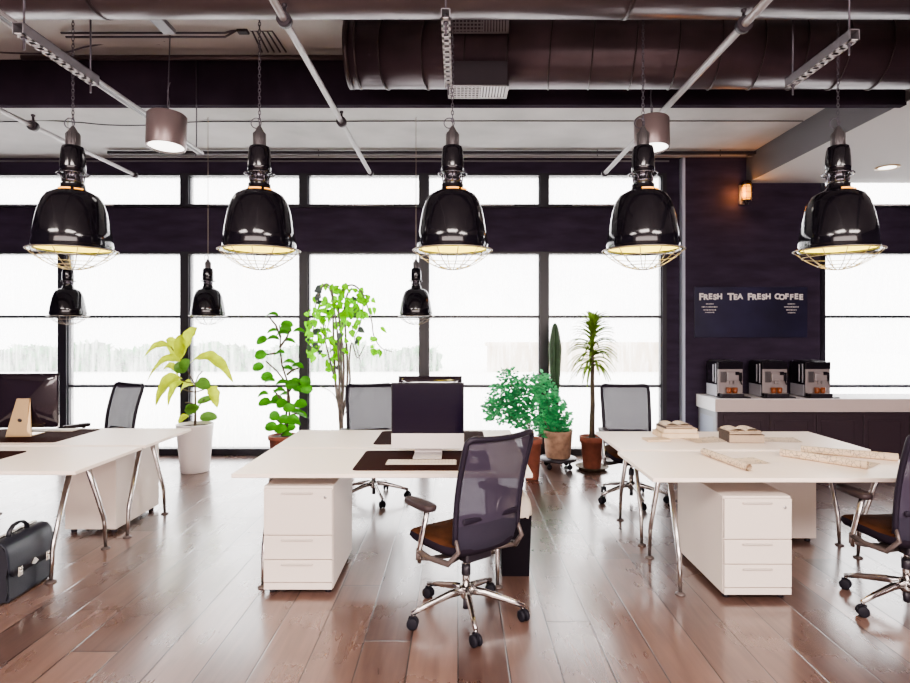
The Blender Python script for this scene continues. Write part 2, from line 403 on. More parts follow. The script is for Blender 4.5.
# pale conduits running away from the viewer
def clamp(m, X, Y, Z, r=.03):
    m.lathe([(r,-.02),(r,.02)], 16, mi=0, T=Matrix.Translation((X,Y,Z)) @ Matrix.Rotation(PI/2,4,'X'), capb=True, capt=True)
    m.tube([(X,Y,Z),(X,Y,Z+.07)], .008, 8); m.lathe([(0,-.014),(.014,0),(.014,.01),(0,.016)], 10, (X,Y,Z+.07))
def conduit(X, Z, Y0, Y1, r, label, cls):
    t = thing('ceiling_conduit', label, 'conduit', (0,0,0), group=None)
    MB().tube([(X,Y0,Z),(X,Y1,Z)], r, 12).build('tube', M['conduit'], t)
    for (yy, top) in cls:
        m = MB(); clamp(m, X, yy, Z, r+.018)
        if False: m.tube([(X,yy,Z+.07),(X,yy,top)], .006, 8)
        m.build('hanger_clamp', M['steeld'], t)
    m = MB(); m.tube([(X,Y1-.01,Z),(X,Y1+.03,Z)], r+.012, 12); m.build('end_cap', M['steeld'], t)
conduit(-.872, 1.6+1.558, .4, 5.85, .019, 'pale round conduit slanting down to the centre windows', ((590*1.558/310, CEIL),(590*1.558/208, 3.55+.2)))
conduit(1.48, 1.6+1.58, .4, 5.93, .022, 'pale thick conduit slanting across the round duct on the right', ((590*1.58/305, 3.8),))
conduit(-3.02, 1.6+1.45, .4, 5.5, .016, 'thin pale conduit on the far left above the first lamp', ((590*1.45/204, 3.8),))
# left twin rail
TX, TZ = -2.11, 1.6+1.45
t = thing('lighting_track', 'long twin grey ceiling rail ending beyond the left drum light', 'rail')
m = MB(); m.tube([(TX-.022,.4,TZ),(TX-.022,4.83,TZ)], .010, 8); m.tube([(TX+.022,.4,TZ),(TX+.022,4.83,TZ)], .010, 8); m.build('rail', M['bar'], t)
m = MB(); m.box(TX-.016,TX+.016,.4,4.83,TZ-.006,TZ+.006); m.build('web', M['steeld'], t)
for yy in (2.4, 4.76): MB().tube([(TX,yy,TZ),(TX,yy,CEIL)], .005, 6).build('hanger_rod', M['rodm'], t)
def channel(X, Z, Y0, Y1, label, w=.05, hh=.05, ladder=False):
    t = thing('perforated_channel', label, 'channel', group='perforated channels hung from the ceiling')
    m = MB(); m.box(X-w/2,X-w/2+.004,Y0,Y1,Z-hh/2,Z+hh/2); m.box(X+w/2-.004,X+w/2,Y0,Y1,Z-hh/2,Z+hh/2); m.box(X-w/2,X+w/2,Y0,Y1,Z+hh/2-.004,Z+hh/2)
    m.build('channel_side', M['galv'], t)
    m = MB(); m.box(X-w/2,X-w/2+.010,Y0,Y1,Z-hh/2-.004,Z-hh/2); m.box(X+w/2-.010,X+w/2,Y0,Y1,Z-hh/2-.004,Z-hh/2)
    n = int((Y1-Y0)/.055)
    for i in range(n+1):
        yy = Y0+i*(Y1-Y0-.025)/n; m.box(X-w/2,X+w/2,yy,yy+.025,Z-hh/2-.004,Z-hh/2)
    m.build('slotted_face', M['galvw'], t)
    for yy in (Y0+.04, Y1-.04):
        MB().tube([(X,yy,Z-hh/2-.06),(X,yy,CEIL if not 2.93 < yy < 3.31 else PZ-math.sqrt(max(0,PR*PR-(yy-PY)**2))-.003)], .005, 8).tube([(X,yy,Z-hh/2-.012),(X,yy,Z-hh/2-.004)], .012, 6).build('hanger_rod', M['rodm'], t)
channel(-2.03, 1.6+1.395, 2.72, 3.30, 'slotted grey channel hung beside the twin rail, top left', .05, .05)
channel(-.055, 1.6+1.41, 2.62, 3.38, 'slotted channel hung end-on above the middle large lamp', .042, .04)
channel(1.93, 1.6+1.44, 2.87, 3.44, 'slotted pale channel hung above the rightmost large lamp', .05, .05)
# cross members
t = thing('ceiling_strut_bar', 'long dark bar under the ceiling just before the windows', 'bar')
MB().box(-4.27,3.63,7.18,7.22,3.745,3.778).build('bar', M['steeld'], t)
MB().tube([(-4.25,7.26,3.735),(3.63,7.26,3.735)], .010, 8).build('tube', M['conduit'], t)
for x in (-3.2,-1.7,-.1,1.7,3.2): MB().tube([(x,7.2,3.72),(x,7.2,CEIL)], .006, 6).build('hanger_rod', M['rodm'], t)
def cable(pts, r, label, mt='steeld', cat='cable', name='cable'):
    q = []; P_ = [Vector(p) for p in pts]
    for i in range(len(P_)-1):
        p0, p1, p2, p3 = P_[max(i-1,0)], P_[i], P_[i+1], P_[min(i+2,len(P_)-1)]
        for k in range(8):
            u = k/8; q.append(.5*((2*p1)+(p2-p0)*u+(2*p0-5*p1+4*p2-p3)*u*u+(3*p1-p0-3*p2+p3)*u**3))
    q.append(P_[-1]); o = MB().tube(q, r, 6).build(name, M[mt]); tag(o, label, cat); return o
cable([P(-40,122,6.2),P(20,121.5,6.2),P(45,120.5,6.2),P(80,122.5,6.2),P(110,125,6.2),P(150,125,6.2),P(200,121.8,6.2),P(300,121.6,6.2),P(420,121,6.2),P(560,121,6.2),P(700,121,6.2),P(803,121,6.2)], .006, 'thin dark cable crossing the pale ceiling before the windows')
cable([P(-30,50,4.55),P(10,53,4.55),P(60,53,4.55),P(85,47,4.55),P(115,43,4.55),P(160,44,4.55)], .007, 'sagging pale cable by the dark beam, top left', 'rodm')
cable([P(-30,36,4.5),P(40,38,4.5),P(90,40,4.5),P(115,37,4.5),P(165,41,4.5)], .006, 'thin wavy dark cable near the ceiling, top left', 'steeld')
o = MB().tube([P(22,57.5,4.62),P(349,57.5,4.62)], .020, 12).build('ceiling_pipe', M['pipe']); tag(o, 'slim brown pipe running along the dark beam, left half', 'pipe')
t = thing('conduit_group', 'bank of thin conduits meeting a junction box, top left ceiling', 'conduit')
for k, (x0, yy) in enumerate(((55,29),(61,33),(66,37))):
    MB().tube([P(x0,yy,4.33),P(225,yy,4.33),P(238,29.5,4.33)], .008, 8).build('tube', M['rodm'], t)
m = MB(); c = P(243,29,4.34); m.rbox(c.x-.04,c.x+.04,c.y-.03,c.y+.03,c.z-.03,c.z+.03,.006); m.build('junction_box', M['steeld'], t)
for k in range(5): MB().tube([P(246,29,4.34),P(252+k*5,31,4.34),P(262+k*6,52,4.6)], .007, 8).build('tube', M['rodm'], t)
o = MB().box(-1.945,-1.865,3.4,3.9,3.555,3.585).build('ceiling_bracket', M['galv']); tag(o, 'grey strut bracket holding the left drum light wire', 'bracket')

# ---------------------------------------------------------------- pendant lamps
def chain(m, x, y, z0, z1, L=.030):
    n = int((z1-z0)/(L*.72))
    for i in range(n):
        zc = z0+(i+.5)*(z1-z0)/n; a = 0 if i % 2 else PI/2
        m.tube([(x+math.cos(a)*.0075*math.cos(t), y+math.sin(a)*.0075*math.cos(t), zc+L*.5*math.sin(t)) for t in [2*PI*k/8 for k in range(8)]], .0022, 4, closed=True)
def lamp(label, loc, s=1.0, lit=True, topz=CEIL, usechain=True, group=None):
    t = thing('pendant_lamp', label, 'lamp', loc, group=group)
    S = lambda pr: [(r*s, z*s) for r, z in pr]
    prof = [(.205,.012),(.212,.03),(.203,.10),(.191,.17),(.177,.235),(.158,.29),(.135,.325),(.100,.345),(.072,.358),(.064,.372),(.064,.392)]
    m = MB(); m.lathe(S(prof), 48); m.lathe(S([(.205,.012),(.225,.008),(.230,.0),(.222,-.004),(.205,.004)]), 48); sh = m.build('shade', M['enamel'], t)
    m = MB(); m.lathe(S([(r-.006, z) for r, z in prof[:-2]]), 48); m.lathe(S([(.20,.006),(.228,-.002)]), 48)
    m.build('shade_lining', M['enamelin'] if lit else M['enamelin2'], sh)
    m = MB(); m.lathe(S([(.050,.385),(.052,.40),(.058,.405),(.058,.415),(.050,.42),(.050,.455),(.060,.46)]), 24)
    for k in range(8):
        a = k*PI/4; m.tube([(.056*s*math.cos(a),.056*s*math.sin(a),.40*s),(.062*s*math.cos(a),.062*s*math.sin(a),.455*s)], .004*s, 5)
    m.tube([(.084*s*math.cos(a),.084*s*math.sin(a),.452*s) for a in [2*PI*k/24 for k in range(24)]], .0035*s, 5, closed=True)
    for k in range(4):
        a = k*PI/2+.4; m.tube([(.05*s*math.cos(a),.05*s*math.sin(a),.44*s),(.090*s*math.cos(a),.090*s*math.sin(a),.452*s)], .004*s, 5)
    m.build('neck', M['darkmetal'], t)
    m = MB(); m.lathe(S([(.050,.455),(.066,.462),(.068,.49),(.066,.54),(.062,.59),(.056,.613),(.045,.618),(0,.618)]), 32); m.build('socket_cover', M['enamel'], t)
    m = MB(); m.lathe(S([(.036,.618),(.036,.695),(.030,.70)]), 20)
    for k in range(10): m.tube([(.036*s*math.cos(k*PI/5),.036*s*math.sin(k*PI/5),.625*s),(.036*s*math.cos(k*PI/5),.036*s*math.sin(k*PI/5),.69*s)], .003*s, 5)
    m.lathe(S([(.028,.70),(.018,.72),(.010,.735),(0,.74)]), 12); m.build('terminal_cap', M['cap'], t)
    m = MB(); zz = .755*s
    m.tube([(-.02*s+.03*s*math.cos(a),0,zz+.03*s*math.sin(a)) for a in [2*PI*k/20 for k in range(20)]], .0028*s, 5, closed=True); m.build('hanging_ring', M['rodm'], t)
    m = MB()
    if usechain: chain(m, 0, 0, .74*s, topz-loc[2]-.001)
    else: m.tube([(0,0,.735*s),(0,0,topz-loc[2])], .003, 6)
    m.build('chain' if usechain else 'cord', M['rodm'] if usechain else M['wire'], t)
    # guard
    m = MB(); R = .236; dep = .115
    for (rr, r) in ((1,.0032),(.80,.0024),(.45,.0024)):
        z = -dep*(1-rr*rr)*1.0 if rr < 1 else 0
        m.tube([(R*rr*s*math.cos(a),R*rr*s*math.sin(a),z*s) for a in [2*PI*k/40 for k in range(40)]], r*s, 5, closed=True)
    for k in range(6):
        a = k*PI/6+.15; pts = []
        for j in range(17):
            u = -1+j/8; pts.append((R*u*s*math.cos(a),R*u*s*math.sin(a),-dep*(1-u*u)*s))
        m.tube(pts, .0024*s, 5)
    m.build('wire_guard', M['wire'], t)
    if lit:
        m = MB(); m.lathe(S([(0,.10),(.022,.105),(.038,.13),(.040,.155),(.030,.19),(.016,.225),(.016,.30)]), 20); m.build('bulb', M['bulb'], t)
        m = MB()
        for a0 in (-PI*.62, PI*.36):
            pts = [(.0885*s*math.cos(a),.0885*s*math.sin(a),.3535*s) for a in [a0+k*.09 for k in range(10)]]
            m.tube(pts, .005*s, 6)
        for a0 in (-PI*.30,):
            m.tube([(.0885*s*math.cos(a),.0885*s*math.sin(a),.3535*s) for a in [a0+k*.06 for k in range(10)]], .004*s, 6)
        m.build('vent_slot', M['amber'], t)
        l = bpy.data.lights.new('lamp_light', 'POINT'); l.energy = .75; l.color = (1,.90,.45); l.shadow_soft_size = .04
        lo = bpy.data.objects.new('lamp_light', l); C.objects.link(lo); lo.location = (0,0,.07*s); lo.parent = t
    return t
LZ = 2.072; LD = 3.5
for px, lab in ((73,'large black enamel pendant lamp on a chain, leftmost, above the left desks'),
                (259.5,'large black pendant lamp on a chain, second from left, above the leafy green plant'),
                (452.5,'large black pendant lamp on a chain, middle one, below the air duct vent'),
                (643,'large black pendant lamp on a chain, overlapping the right drum light'),
                (838,'large black pendant lamp on a chain, rightmost, above the coffee machines')):
    lamp(lab, ((px-CX)*LD/F, LD, LZ), group='large pendant lamps in the front row')
for px, lab in ((68,'small unlit black pendant lamp hanging behind the leftmost large lamp'),
                (208,'small unlit black pendant lamp on a cord above the white potted plant'),
                (416,'small unlit black pendant lamp on a cord above the centre desks')):
    lamp(lab, ((px-CX)*6.1/F, 6.1, 1.6+14*6.1/F), s=.80, lit=False, usechain=False, group='small pendant lamps by the windows')
# drum lights
def drum(label, X, Y, zb, top, tilt=0):
    t = thing('drum_light', label, 'lamp', (X,Y,zb), group='round drum ceiling lights')
    t.rotation_euler = (math.radians(-4),0,0)
    MB().lathe([(.108,.004),(.120,0),(.122,.004),(.122,.210),(.117,.216),(0,.216)], 40).build('drum_casing', M['drum'], t)
    MB().lathe([(.113,.012),(0,.012)], 40).build('diffuser', M['drumglow'], t)
    m = MB(); m.tube([(0,0,.216),(0,0,top-zb)], .004, 6); m.tube([(.0,0,.216),(.012,0,.30),(-.004,0,.38),(.012,0,.44)], .003, 5); m.build('hanging_wire', M['rodm'], t)
drum('round brown drum light with glowing disc, left of centre by the twin rail', -1.905, 3.85, 1.6+1.19, 3.552)
drum('round brown drum light with glowing disc, right side behind the fourth large lamp', (652-CX)*4.2/F, 4.2, 1.6+1.29, 3.32)
# downlight
t = thing('recessed_downlight', 'small round brass-rimmed downlight in the pale soffit, top right', 'lamp', (4.89,6.72,3.448))
MB().lathe([(.085,0),(.12,-.004),(.125,.006)], 32).build('rim', M['gold'], t); MB().lathe([(.088,.001),(0,.001)], 24).build('lens', M['drumglow'], t)
# wall lantern
t = thing('wall_lantern', 'caged amber wall lantern on the dark pillar beneath the soffit corner', 'lamp', (3.60,WY-.1,3.31))
MB().rbox(-.06,.06,-.035,0,-.13,.12,.01).build('back_plate', M['galv'], t)
MB().lathe([(.0,-.09),(.04,-.08),(.052,-.04),(.052,.06),(.04,.10),(0,.11)], 20, (0,-.09,0)).build('amber_glass', M['amber'], t)
m = MB()
for zz in (-.07,0,.07): m.tube([(.062*math.cos(a),-.09+.062*math.sin(a),zz) for a in [2*PI*k/20 for k in range(20)]], .004, 5, closed=True)
for k in range(6):
    a = k*PI/3; m.tube([(.062*math.cos(a),-.09+.062*math.sin(a),-.10),(.062*math.cos(a),-.09+.062*math.sin(a),.10)], .004, 5)
m.build('cage', M['wire'], t)
m = MB(); m.lathe([(.065,.10),(.062,.13),(.03,.155),(0,.16)], 20, (0,-.09,0)); m.lathe([(0,-.15),(.02,-.14),(.025,-.11),(.05,-.09)], 16, (0,-.09,0)); m.build('cap', M['darkmetal'], t)
l = bpy.data.lights.new('lantern_light','POINT'); l.energy = 1.6; l.color = (1,.38,.08); l.shadow_soft_size = .05
lo = bpy.data.objects.new('lantern_light', l); C.objects.link(lo); lo.location = (-.09,-.15,-.02); lo.parent = t

# ---------------------------------------------------------------- desks
def make_desk(name, label, loc, inl=.17, inr=.17, dep=.76, W=1.8):
    t = thing(name, label, 'desk', loc)                 # origin: near-left corner on the floor
    m = MB(); m.rbox(0,W,0,dep,.716,.741,.003,2); 
    MB().rbox(0,W,0,dep,.7185,.741,.003,2).build('desktop', M['white'], t)
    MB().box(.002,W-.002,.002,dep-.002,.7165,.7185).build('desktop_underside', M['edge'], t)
    for X in (inl, W-inr):
        mid = .42
        for sgn, yk, yf in ((-1,.165,.15),(1,dep-.045,dep-.03)):
            m = MB(); m.tube([(X,mid+sgn*.075,.70),(X,yk+(-sgn)*.01,.24),(X,yk,.20),(X,yf,.012)], [.019,.016,.015,.011], 12)
            lg = m.build('leg', M['chrome'], t)
            MB().lathe([(.0,.016),(.012,.016),(.030,.008),(.032,0),(0,0)], 20, (X,yf,0)).build('foot', M['chairb'], lg)
        m = MB(); m.rbox(X-.03,X+.03,mid-.11,mid+.11,.690,.7165,.006); m.build('leg_bracket', M['alu'], t)
    return t
DK = {}
make_desk('desk', 'white desk at centre holding the computer with the dark screen facing the viewer', (-1.354,3.52,0), .14, .20)
make_desk('desk', 'white desk at centre back, its far side facing the windows', (-1.354,4.31,0), .14, .20)
make_desk('desk', 'white desk front left, beside the black briefcase', (-4.13,3.59,0), .13, .25)
make_desk('desk', 'white desk back left, carrying the monitor seen from behind', (-4.13,4.40,0), .13, .22)
make_desk('desk', 'white desk front right, with rolled and spread drawings on top', (1.13,3.42,0), .215, .12, .755)
make_desk('desk', 'white desk back right, with two piles of books on top', (1.165,4.235,0), .20, .13)
def make_ped(label, x0, y0, w_=.42, d=.70, h=.62, face=-1, f=.035):
    t = thing('drawer_pedestal', label, 'cabinet', (x0,y0,0), group='white drawer pedestals under the desks')
    MB().rbox(0,w_,0.004 if face<0 else 0,d if face<0 else d-.004,f,h,.003,2).build('cabinet_body', M['cab'], t)
    yf = 0 if face < 0 else d
    def bx(a0,a1,b0,b1,z0,z1):     # b in distance out of the front
        ys = sorted((yf+face*b0, yf+face*b1)); return MB().rbox(a0,a1,ys[0],ys[1],z0,z1,.002,2)
    zs = [(f+.045,f+.178),(f+.184,f+.325),(f+.331,h-.012)]
    for k, (z0, z1) in enumerate(zs):
        d_ = bx(.004,w_-.004,-.002,.016,z0,z1).build('drawer', M['cab'], t)
        hd = bx(.11,w_-.12,.016,.026,z1-.030,z1-.020)
        hd.build('handle', M['cabline'], d_)
        if k == 2:
            MB().lathe([(.009,0),(.009,.004),(0,.004)], 12, T=Matrix.Translation((w_-.045, yf+face*.016, z1-.05)) @ Matrix.Rotation(PI/2*(1 if face<0 else -1),4,'X')).build('lock', M['alu'], d_)
    bx(.004,w_-.004,-.002,.014,f,f+.039).build('plinth', M['cab'], t)
    for (a, b) in ((.04,.05),(w_-.04,.05),(.04,d-.05),(w_-.04,d-.05)):
        MB().lathe([(.020,0),(.022,.01),(.018,f)], 12, (a,b,0), capb=True).build('foot', M['black'], t)
make_ped('white drawer pedestal under the left end of the centre front desk', -1.175, 3.57, h=.655, d=.64)
make_ped('white pedestal under the left desks, its plain back facing the viewer', -3.085, 4.63, w_=.40, h=.60, d=.66, face=1)
make_ped('white drawer pedestal under the front right desk, drawers facing the viewer', 1.57, 3.50, w_=.405, h=.615, d=.72)
make_ped('white pedestal under the back right desk, its plain back facing the viewer', 2.27, 4.43, w_=.42, h=.60, d=.60, face=1)

# ---------------------------------------------------------------- office chair
def make_chair(label):
    t = thing('office_chair', label, 'chair')
    for k in range(5):
        a = k*2*PI/5+math.radians(-120); c_, s_ = math.cos(a), math.sin(a)
        m = MB(); m.tube([(c_*.02,s_*.02,.150),(c_*.10,s_*.10,.142),(c_*.24,s_*.24,.108),(c_*.325,s_*.325,.082)], [.026,.022,.017,.014], 10, sx=.8); 
        m.tube([(c_*.318,s_*.318,.085),(c_*.318,s_*.318,.062)], .009, 8)
        m.build('base_leg', M['chrome'], t)
        b2 = a+[.5,-.9,1.9,.2,2.6][k]
        T = Matrix.Translation((c_*.32,s_*.32,.031)) @ Matrix.Rotation(b2,4,'Z')
        m = MB()
        for sg in (-1,1):
            Tw = T @ Matrix.Translation((0,sg*.015,0)) @ Matrix.Rotation(PI/2,4,'X')
            m.lathe([(.0,-.010),(.024,-.010),(.031,-.006),(.031,.006),(.024,.010),(0,.010)], 20, T=Tw)
        m.rbox(-.022,.022,-.006,.006,.0,.036,.004,2,0,T); m.tube([(0,0,.02),(0,0,.045)], .008, 8, T=T)
        m.build('castor', M['rubber'], t)
    m = MB(); m.lathe([(.0,.175),(.034,.175),(.038,.165),(.036,.12),(.028,.105),(0,.105)], 24); m.tube([(0,0,.17),(0,0,.30)], .021, 16); m.tube([(0,0,.28),(0,0,.36)], .015, 16)
    m.build('gas_column', M['chrome'], t)
    MB().tube([(0,0,.235),(0,0,.295)], .026, 16).build('column_sleeve', M['black'], t); MB().tube([(0,0,.045),(0,0,.11)], .017, 12).build('column_tip', M['black'], t)
    m = MB(); m.rbox(-.09,.09,-.12,.12,.345,.40,.015,3); m.tube([(.09,.04,.37),(.24,.05,.365)], .007, 8); m.rbox(.22,.27,.035,.065,.355,.372,.004)
    m.build('mechanism', M['black'], t)
    # seat : rounded slab
    def slab(w_, y0, y1, zt, th, mi_r=1.0, n=28):
        rows = []
        for (k, zz, sc) in ((0,-th,.80),(1,-th*.85,.93),(2,-th*.5,1.0),(3,-th*.18,.985),(4,-.002,.93),(5,.004,.80),(6,.006,.4),(7,.004,.0)):
            ring = []
            for j in range(n+1):
                a = 2*PI*j/n; ca, sa = math.cos(a), math.sin(a); e = .45
                x = math.copysign(abs(ca)**e, ca)*w_/2*sc; y = math.copysign(abs(sa)**e, sa)*(y1-y0)/2*sc+(y0+y1)/2
                zc = zt+zz+ (-.035*max(0,(y-(y1-.12))/.12)**2) + .012*(abs(x)/(w_/2))**2
                ring.append((x,y,zc))
            rows.append(ring)
        return rows
    R = slab(.50,-.20,.28,.480,.075)
    MB().grid(R[:4]).build('seat_base', M['seatb'], t)
    MB().grid(R[3:]).build('seat_cushion', M['seat'], t)
    # back
    def bp(u, v):     # u -1..1 , v 0..1
        hw = .218+.012*v
        x = hw*u; z = .50+.545*v + .012*u*u*(v>.9)
        y = -.215 -.115*v +.025*math.sin(v*PI) + .035*u*u
        return V(x,y,z)
    path = [bp(-1,v/10) for v in range(0,10)]+[bp(-.985,.955),bp(-.93,.985)]+[bp(u/6,1.0) for u in range(-5,6)]+[bp(.93,.985),bp(.985,.955)]+[bp(1,v/10) for v in range(9,-1,-1)]
    MB().tube(path, .0155, 10, up=(0,1,0), sx=1).build('back_frame', M['chairf'], t)
    MB().grid([[bp(u/6*.98, v/12*.985)+V(0,-.002,0) for u in range(-6,7)] for v in range(2,13)]).build('back_mesh', M['meshd'], t)
    rows = []
    for k, (v, yo, zo, sc) in enumerate(((.17,0,0,1),(.09,.0,0,1),(0,0,0,.98),(0,.01,-.05,.90),(0,.035,-.085,.72))):
        rows.append([bp(u/6*.98*sc, v)+V(0,yo,zo) for u in range(-6,7)])
    MB().grid(rows).build('back_mesh_skirt', M['meshl'], t)
    MB().rbox(-.19,.19,-.222,-.206,.60,.63,.008,3).build('lumbar_bar', M['chairf'], t)
    for sg in (-1,1):
        m = MB()
        e0 = bp(sg,.06)
        m.tube([e0, (sg*.222,-.215,.47),(sg*.238,-.15,.395),(sg*.252,.0,.385),(sg*.262,.085,.40)], [.012,.014,.017,.015,.016], 10, sx=.8)
        m.tube([(sg*.262,.085,.41),(sg*.262,.095,.36),(sg*.20,.06,.352),(sg*.08,.0,.362)], [.015,.016,.014,.014], 10)
        m.tube([(sg*.24,-.14,.392),(sg*.08,-.04,.362)], .013, 8)
        m.build('side_bracket', M['chairb'], t)
        m = MB(); m.tube([(sg*.258,.085,.335),(sg*.258,.08,.42),(sg*.264,.0,.645)], [.010,.013,.012], 10, sx=1.4); m.build('arm_post', M['chrome'], t)
        T = Matrix.Translation((sg*.265,.07,.66)) 
        m = MB(); R = []
        for (zz, sc) in ((-.016,.6),(-.015,.9),(-.004,1),(.008,1),(.015,.9),(.017,.5),(.017,0)):
            R.append([(.042*sc*math.copysign(abs(math.cos(a))**.6,math.cos(a))*(1-.18*math.sin(a)), .125*(1-(1-sc)*.3 if sc else 0)*math.copysign(abs(math.sin(a))**.7,math.sin(a)), zz) for a in [2*PI*j/24 for j in range(25)]])
        m.grid(R, T=T); m.build('armrest', M['arm'], t)
    return t
ch = make_chair('mesh office chair in the foreground before the centre desk, turned sideways')
ch.location = (.045,3.30,0); ch.rotation_euler = (0,0,math.radians(38))
G = 'mesh-back office chairs on castors'
ch['group'] = G
cr = dup(ch, (2.57,3.38,0), math.radians(3), 'mesh office chair cut by the right edge, at the front right desk', G)
for c in cr.children:
    if c.name.startswith(('base_leg','castor')): c.rotation_euler = (0,0,math.radians(24))
dup(ch, (-.80,5.60,0), math.radians(196), 'mesh office chair behind the centre desks, left of the back monitor', G)
dup(ch, (1.63,5.55,0), math.radians(176), 'mesh office chair behind the right desks, beside the spiky palm-like plant', G)
dup(ch, (-3.47,5.72,0), math.radians(152), 'mesh office chair behind the left desks, beside the white plant pot', G)

# ---------------------------------------------------------------- desk things
ZT = .7412
def deskmat(x0, x1, y0, y1, label):
    r = .035; pts = []
    for (cx, cy, a0) in ((x1-r,y1-r,0),(x0+r,y1-r,PI/2),(x0+r,y0+r,PI),(x1-r,y0+r,1.5*PI)):
        for k in range(6): a = a0+k*PI/10; pts.append((cx+r*math.cos(a)-(x0+x1)/2, cy+r*math.sin(a)-(y0+y1)/2))
    o = MB().prism(pts, 0, .003).build('desk_mat', M['mat_'])
    tag(o, label, 'desk mat', 'brown desk mats', loc=((x0+x1)/2,(y0+y1)/2,ZT))
deskmat(-.65,.205,3.60,4.19,'dark brown desk mat under the keyboard on the centre front desk')
deskmat(-.64,.21,4.42,5.00,'dark brown desk mat on the centre back desk, behind the monitors')
deskmat(-3.88,-3.04,3.58,4.18,'dark brown desk mat at the left edge on the front left desk')
deskmat(-3.94,-3.08,4.50,5.10,'dark brown desk mat under the monitor seen from behind')
def make_monitor(label, stand='silver'):
    t = thing('desktop_computer', label, 'computer', group='all-in-one desktop computers')
    W, z0, z1 = .49, .055, .50
    T = Matrix.Translation((0,-.0,0))
    m = MB()   # bulging back shell
    rows = []
    for (k, yy) in ((1,.0),(1.0,.006),(.96,.016),(.80,.030),(.45,.042),(0,.046)):
        ring = []
        for j in range(33):
            a = 2*PI*j/32; ca, sa = math.cos(a), math.sin(a)
            e = .12 if k > .9 else .25
            ring.append((math.copysign(abs(ca)**e,ca)*W/2*k, yy, (z0+z1)/2+math.copysign(abs(sa)**e,sa)*(z1-z0)/2*k))
        rows.append(ring)
    m.grid(rows); m.build('back_shell', M['monback'], t)
    MB().rbox(-W/2,W/2,-.006,.002,z0+.100,z1,.002,2).build('bezel', M['blackg'], t)
    MB().box(-W/2+.010,W/2-.010,-.0075,-.0055,z0+.106,z1-.012).build('screen', M['screen'], t)
    MB().rbox(-W/2,W/2,-.008,.004,z0,z0+.102,.002,2).build('chin', M['silver'], t)
    m = MB()
    pr = [(.045,.30),(.060,.30),(.110,.05),(.118,.012),(.118,.0),(-.075,.0),(-.075,.006),(.095,.008),(.098,.02),(.080,.06)]
    hw = lambda y, z: .060 if z > .02 else .095
    vs = [(-hw(*p)*.8 if p[1]>.1 else -hw(*p), p[0], p[1]) for p in pr]+[(hw(*p)*.8 if p[1]>.1 else hw(*p), p[0], p[1]) for p in pr]
    n = len(pr); m.add(vs, [tuple(range(n))[::-1], tuple(range(n,2*n))]+[(i,(i+1)%n,n+(i+1)%n,n+i) for i in range(n)])
    m.build('stand', M[stand], t)
    MB().lathe([(.016,0),(.016,.003),(0,.003)], 16, T=Matrix.Translation((0,.098,.13)) @ Matrix.Rotation(-PI/2-.2,4,'X')).build('cable_hole', M['black'], t)
    return t
mon = make_monitor('silver-chinned desktop computer facing the viewer on the centre front desk')
mon.location = (-.205,3.99,ZT+.0032)
dup(mon, (-.215,4.56,ZT+.0032), PI, 'desktop computer on the centre back desk, hidden behind the front one')
mb = make_monitor('dark desktop computer seen from behind on the back left desk', 'gold')
mb.location = (-3.53,4.84,ZT+.0032); mb.rotation_euler = (0,0,PI+.08)
def make_keyboard(label, loc, rz=0):
    t = thing('keyboard', label, 'keyboard', loc, rz, 'computer keyboards on the desks')
    MB().rbox(-.225,.225,-.058,.058,0,.007,.002,2).build('keyboard_base', M['keyg'], t)
    m = MB()
    for r_ in range(5):
        for c_ in range(20):
            x = -.220+c_*.022; y = -.054+r_*.0218; m.box(x+.001,x+.0205,y+.001,y+.0205,.007,.010)
    m.build('keys', M['key'], t)
make_keyboard('cream keyboard on the brown mat before the centre computer', (-.235,3.80,ZT+.0032))
make_keyboard('pale keyboard behind the monitor seen from the rear, left desk', (-3.47,5.02,ZT+.0032))
def mouse(label, loc):
    R = []
    for (z, s) in ((0,1),(.010,1.02),(.020,.85),(.026,.5),(.028,0)): R.append([(.030*s*math.cos(a), .052*s*math.sin(a), z) for a in [2*PI*j/24 for j in range(25)]])
    o = MB().grid(R).build('computer_mouse', M['silver']); tag(o, label, 'mouse', loc=loc)
mouse('small pale computer mouse at the right of the centre mat', (.105,3.83,ZT+.0032))
# books
def book(name, label, x, y, z, w_, d, h, cover, rz, pages=True):
    t = thing(name, label, 'book', (x,y,z), rz, 'books piled on the back right desk')
    m = MB(); m.rbox(-w_/2,w_/2,-d/2,d/2,0,.003,.001,1); m.rbox(-w_/2,w_/2,-d/2,d/2,h-.003,h,.001,1); m.rbox(-w_/2,-w_/2+.004,-d/2,d/2,0,h,.001,1)
    m.build('cover', M[cover], t)
    MB().box(-w_/2+.004,w_/2-.005,-d/2+.004,d/2-.004,.003,h-.003).build('pages', M['book3'] if cover != 'book1' else M['paper'], t)
z = ZT; xs, ys = 1.76, 4.78
book('hardback_book','cream hardback at the bottom of the left pile of books', xs, ys, z, .30,.22,.040,'book1', .03); z += .0402
book('hardback_book','cream hardback in the middle of the left pile of books', xs+.01, ys, z, .27,.21,.034,'book1', -.06); z += .0342
book('hardback_book','thin brown book near the top of the left pile', xs-.01, ys, z, .22,.18,.018,'book2', .10); z += .0182
m = MB()
def open_pages(m, T, w_=.11, d=.16):
    for sg in (-1,1):
        m.grid([[(sg*w_*u/8, -d/2+d*v/2, .004+.020*math.sin(PI*min(1,u/8*.95))**.8*(1-.3*u/8)) for u in range(9)] for v in range(3)], T=T)
open_pages(m, Matrix.Identity(4)); m.box(-.11,.11,-.08,.08,0,.0035)
o = m.build('open_book', M['drawing']); tag(o, 'open book lying on top of the left pile', 'book', loc=(xs-.005,ys,z))
z = ZT; xs, ys = 2.20, 4.58
book('hardback_book','thick grey-brown book at the bottom of the right pile', xs, ys, z, .27,.20,.062,'book2', -.04); z += .0622
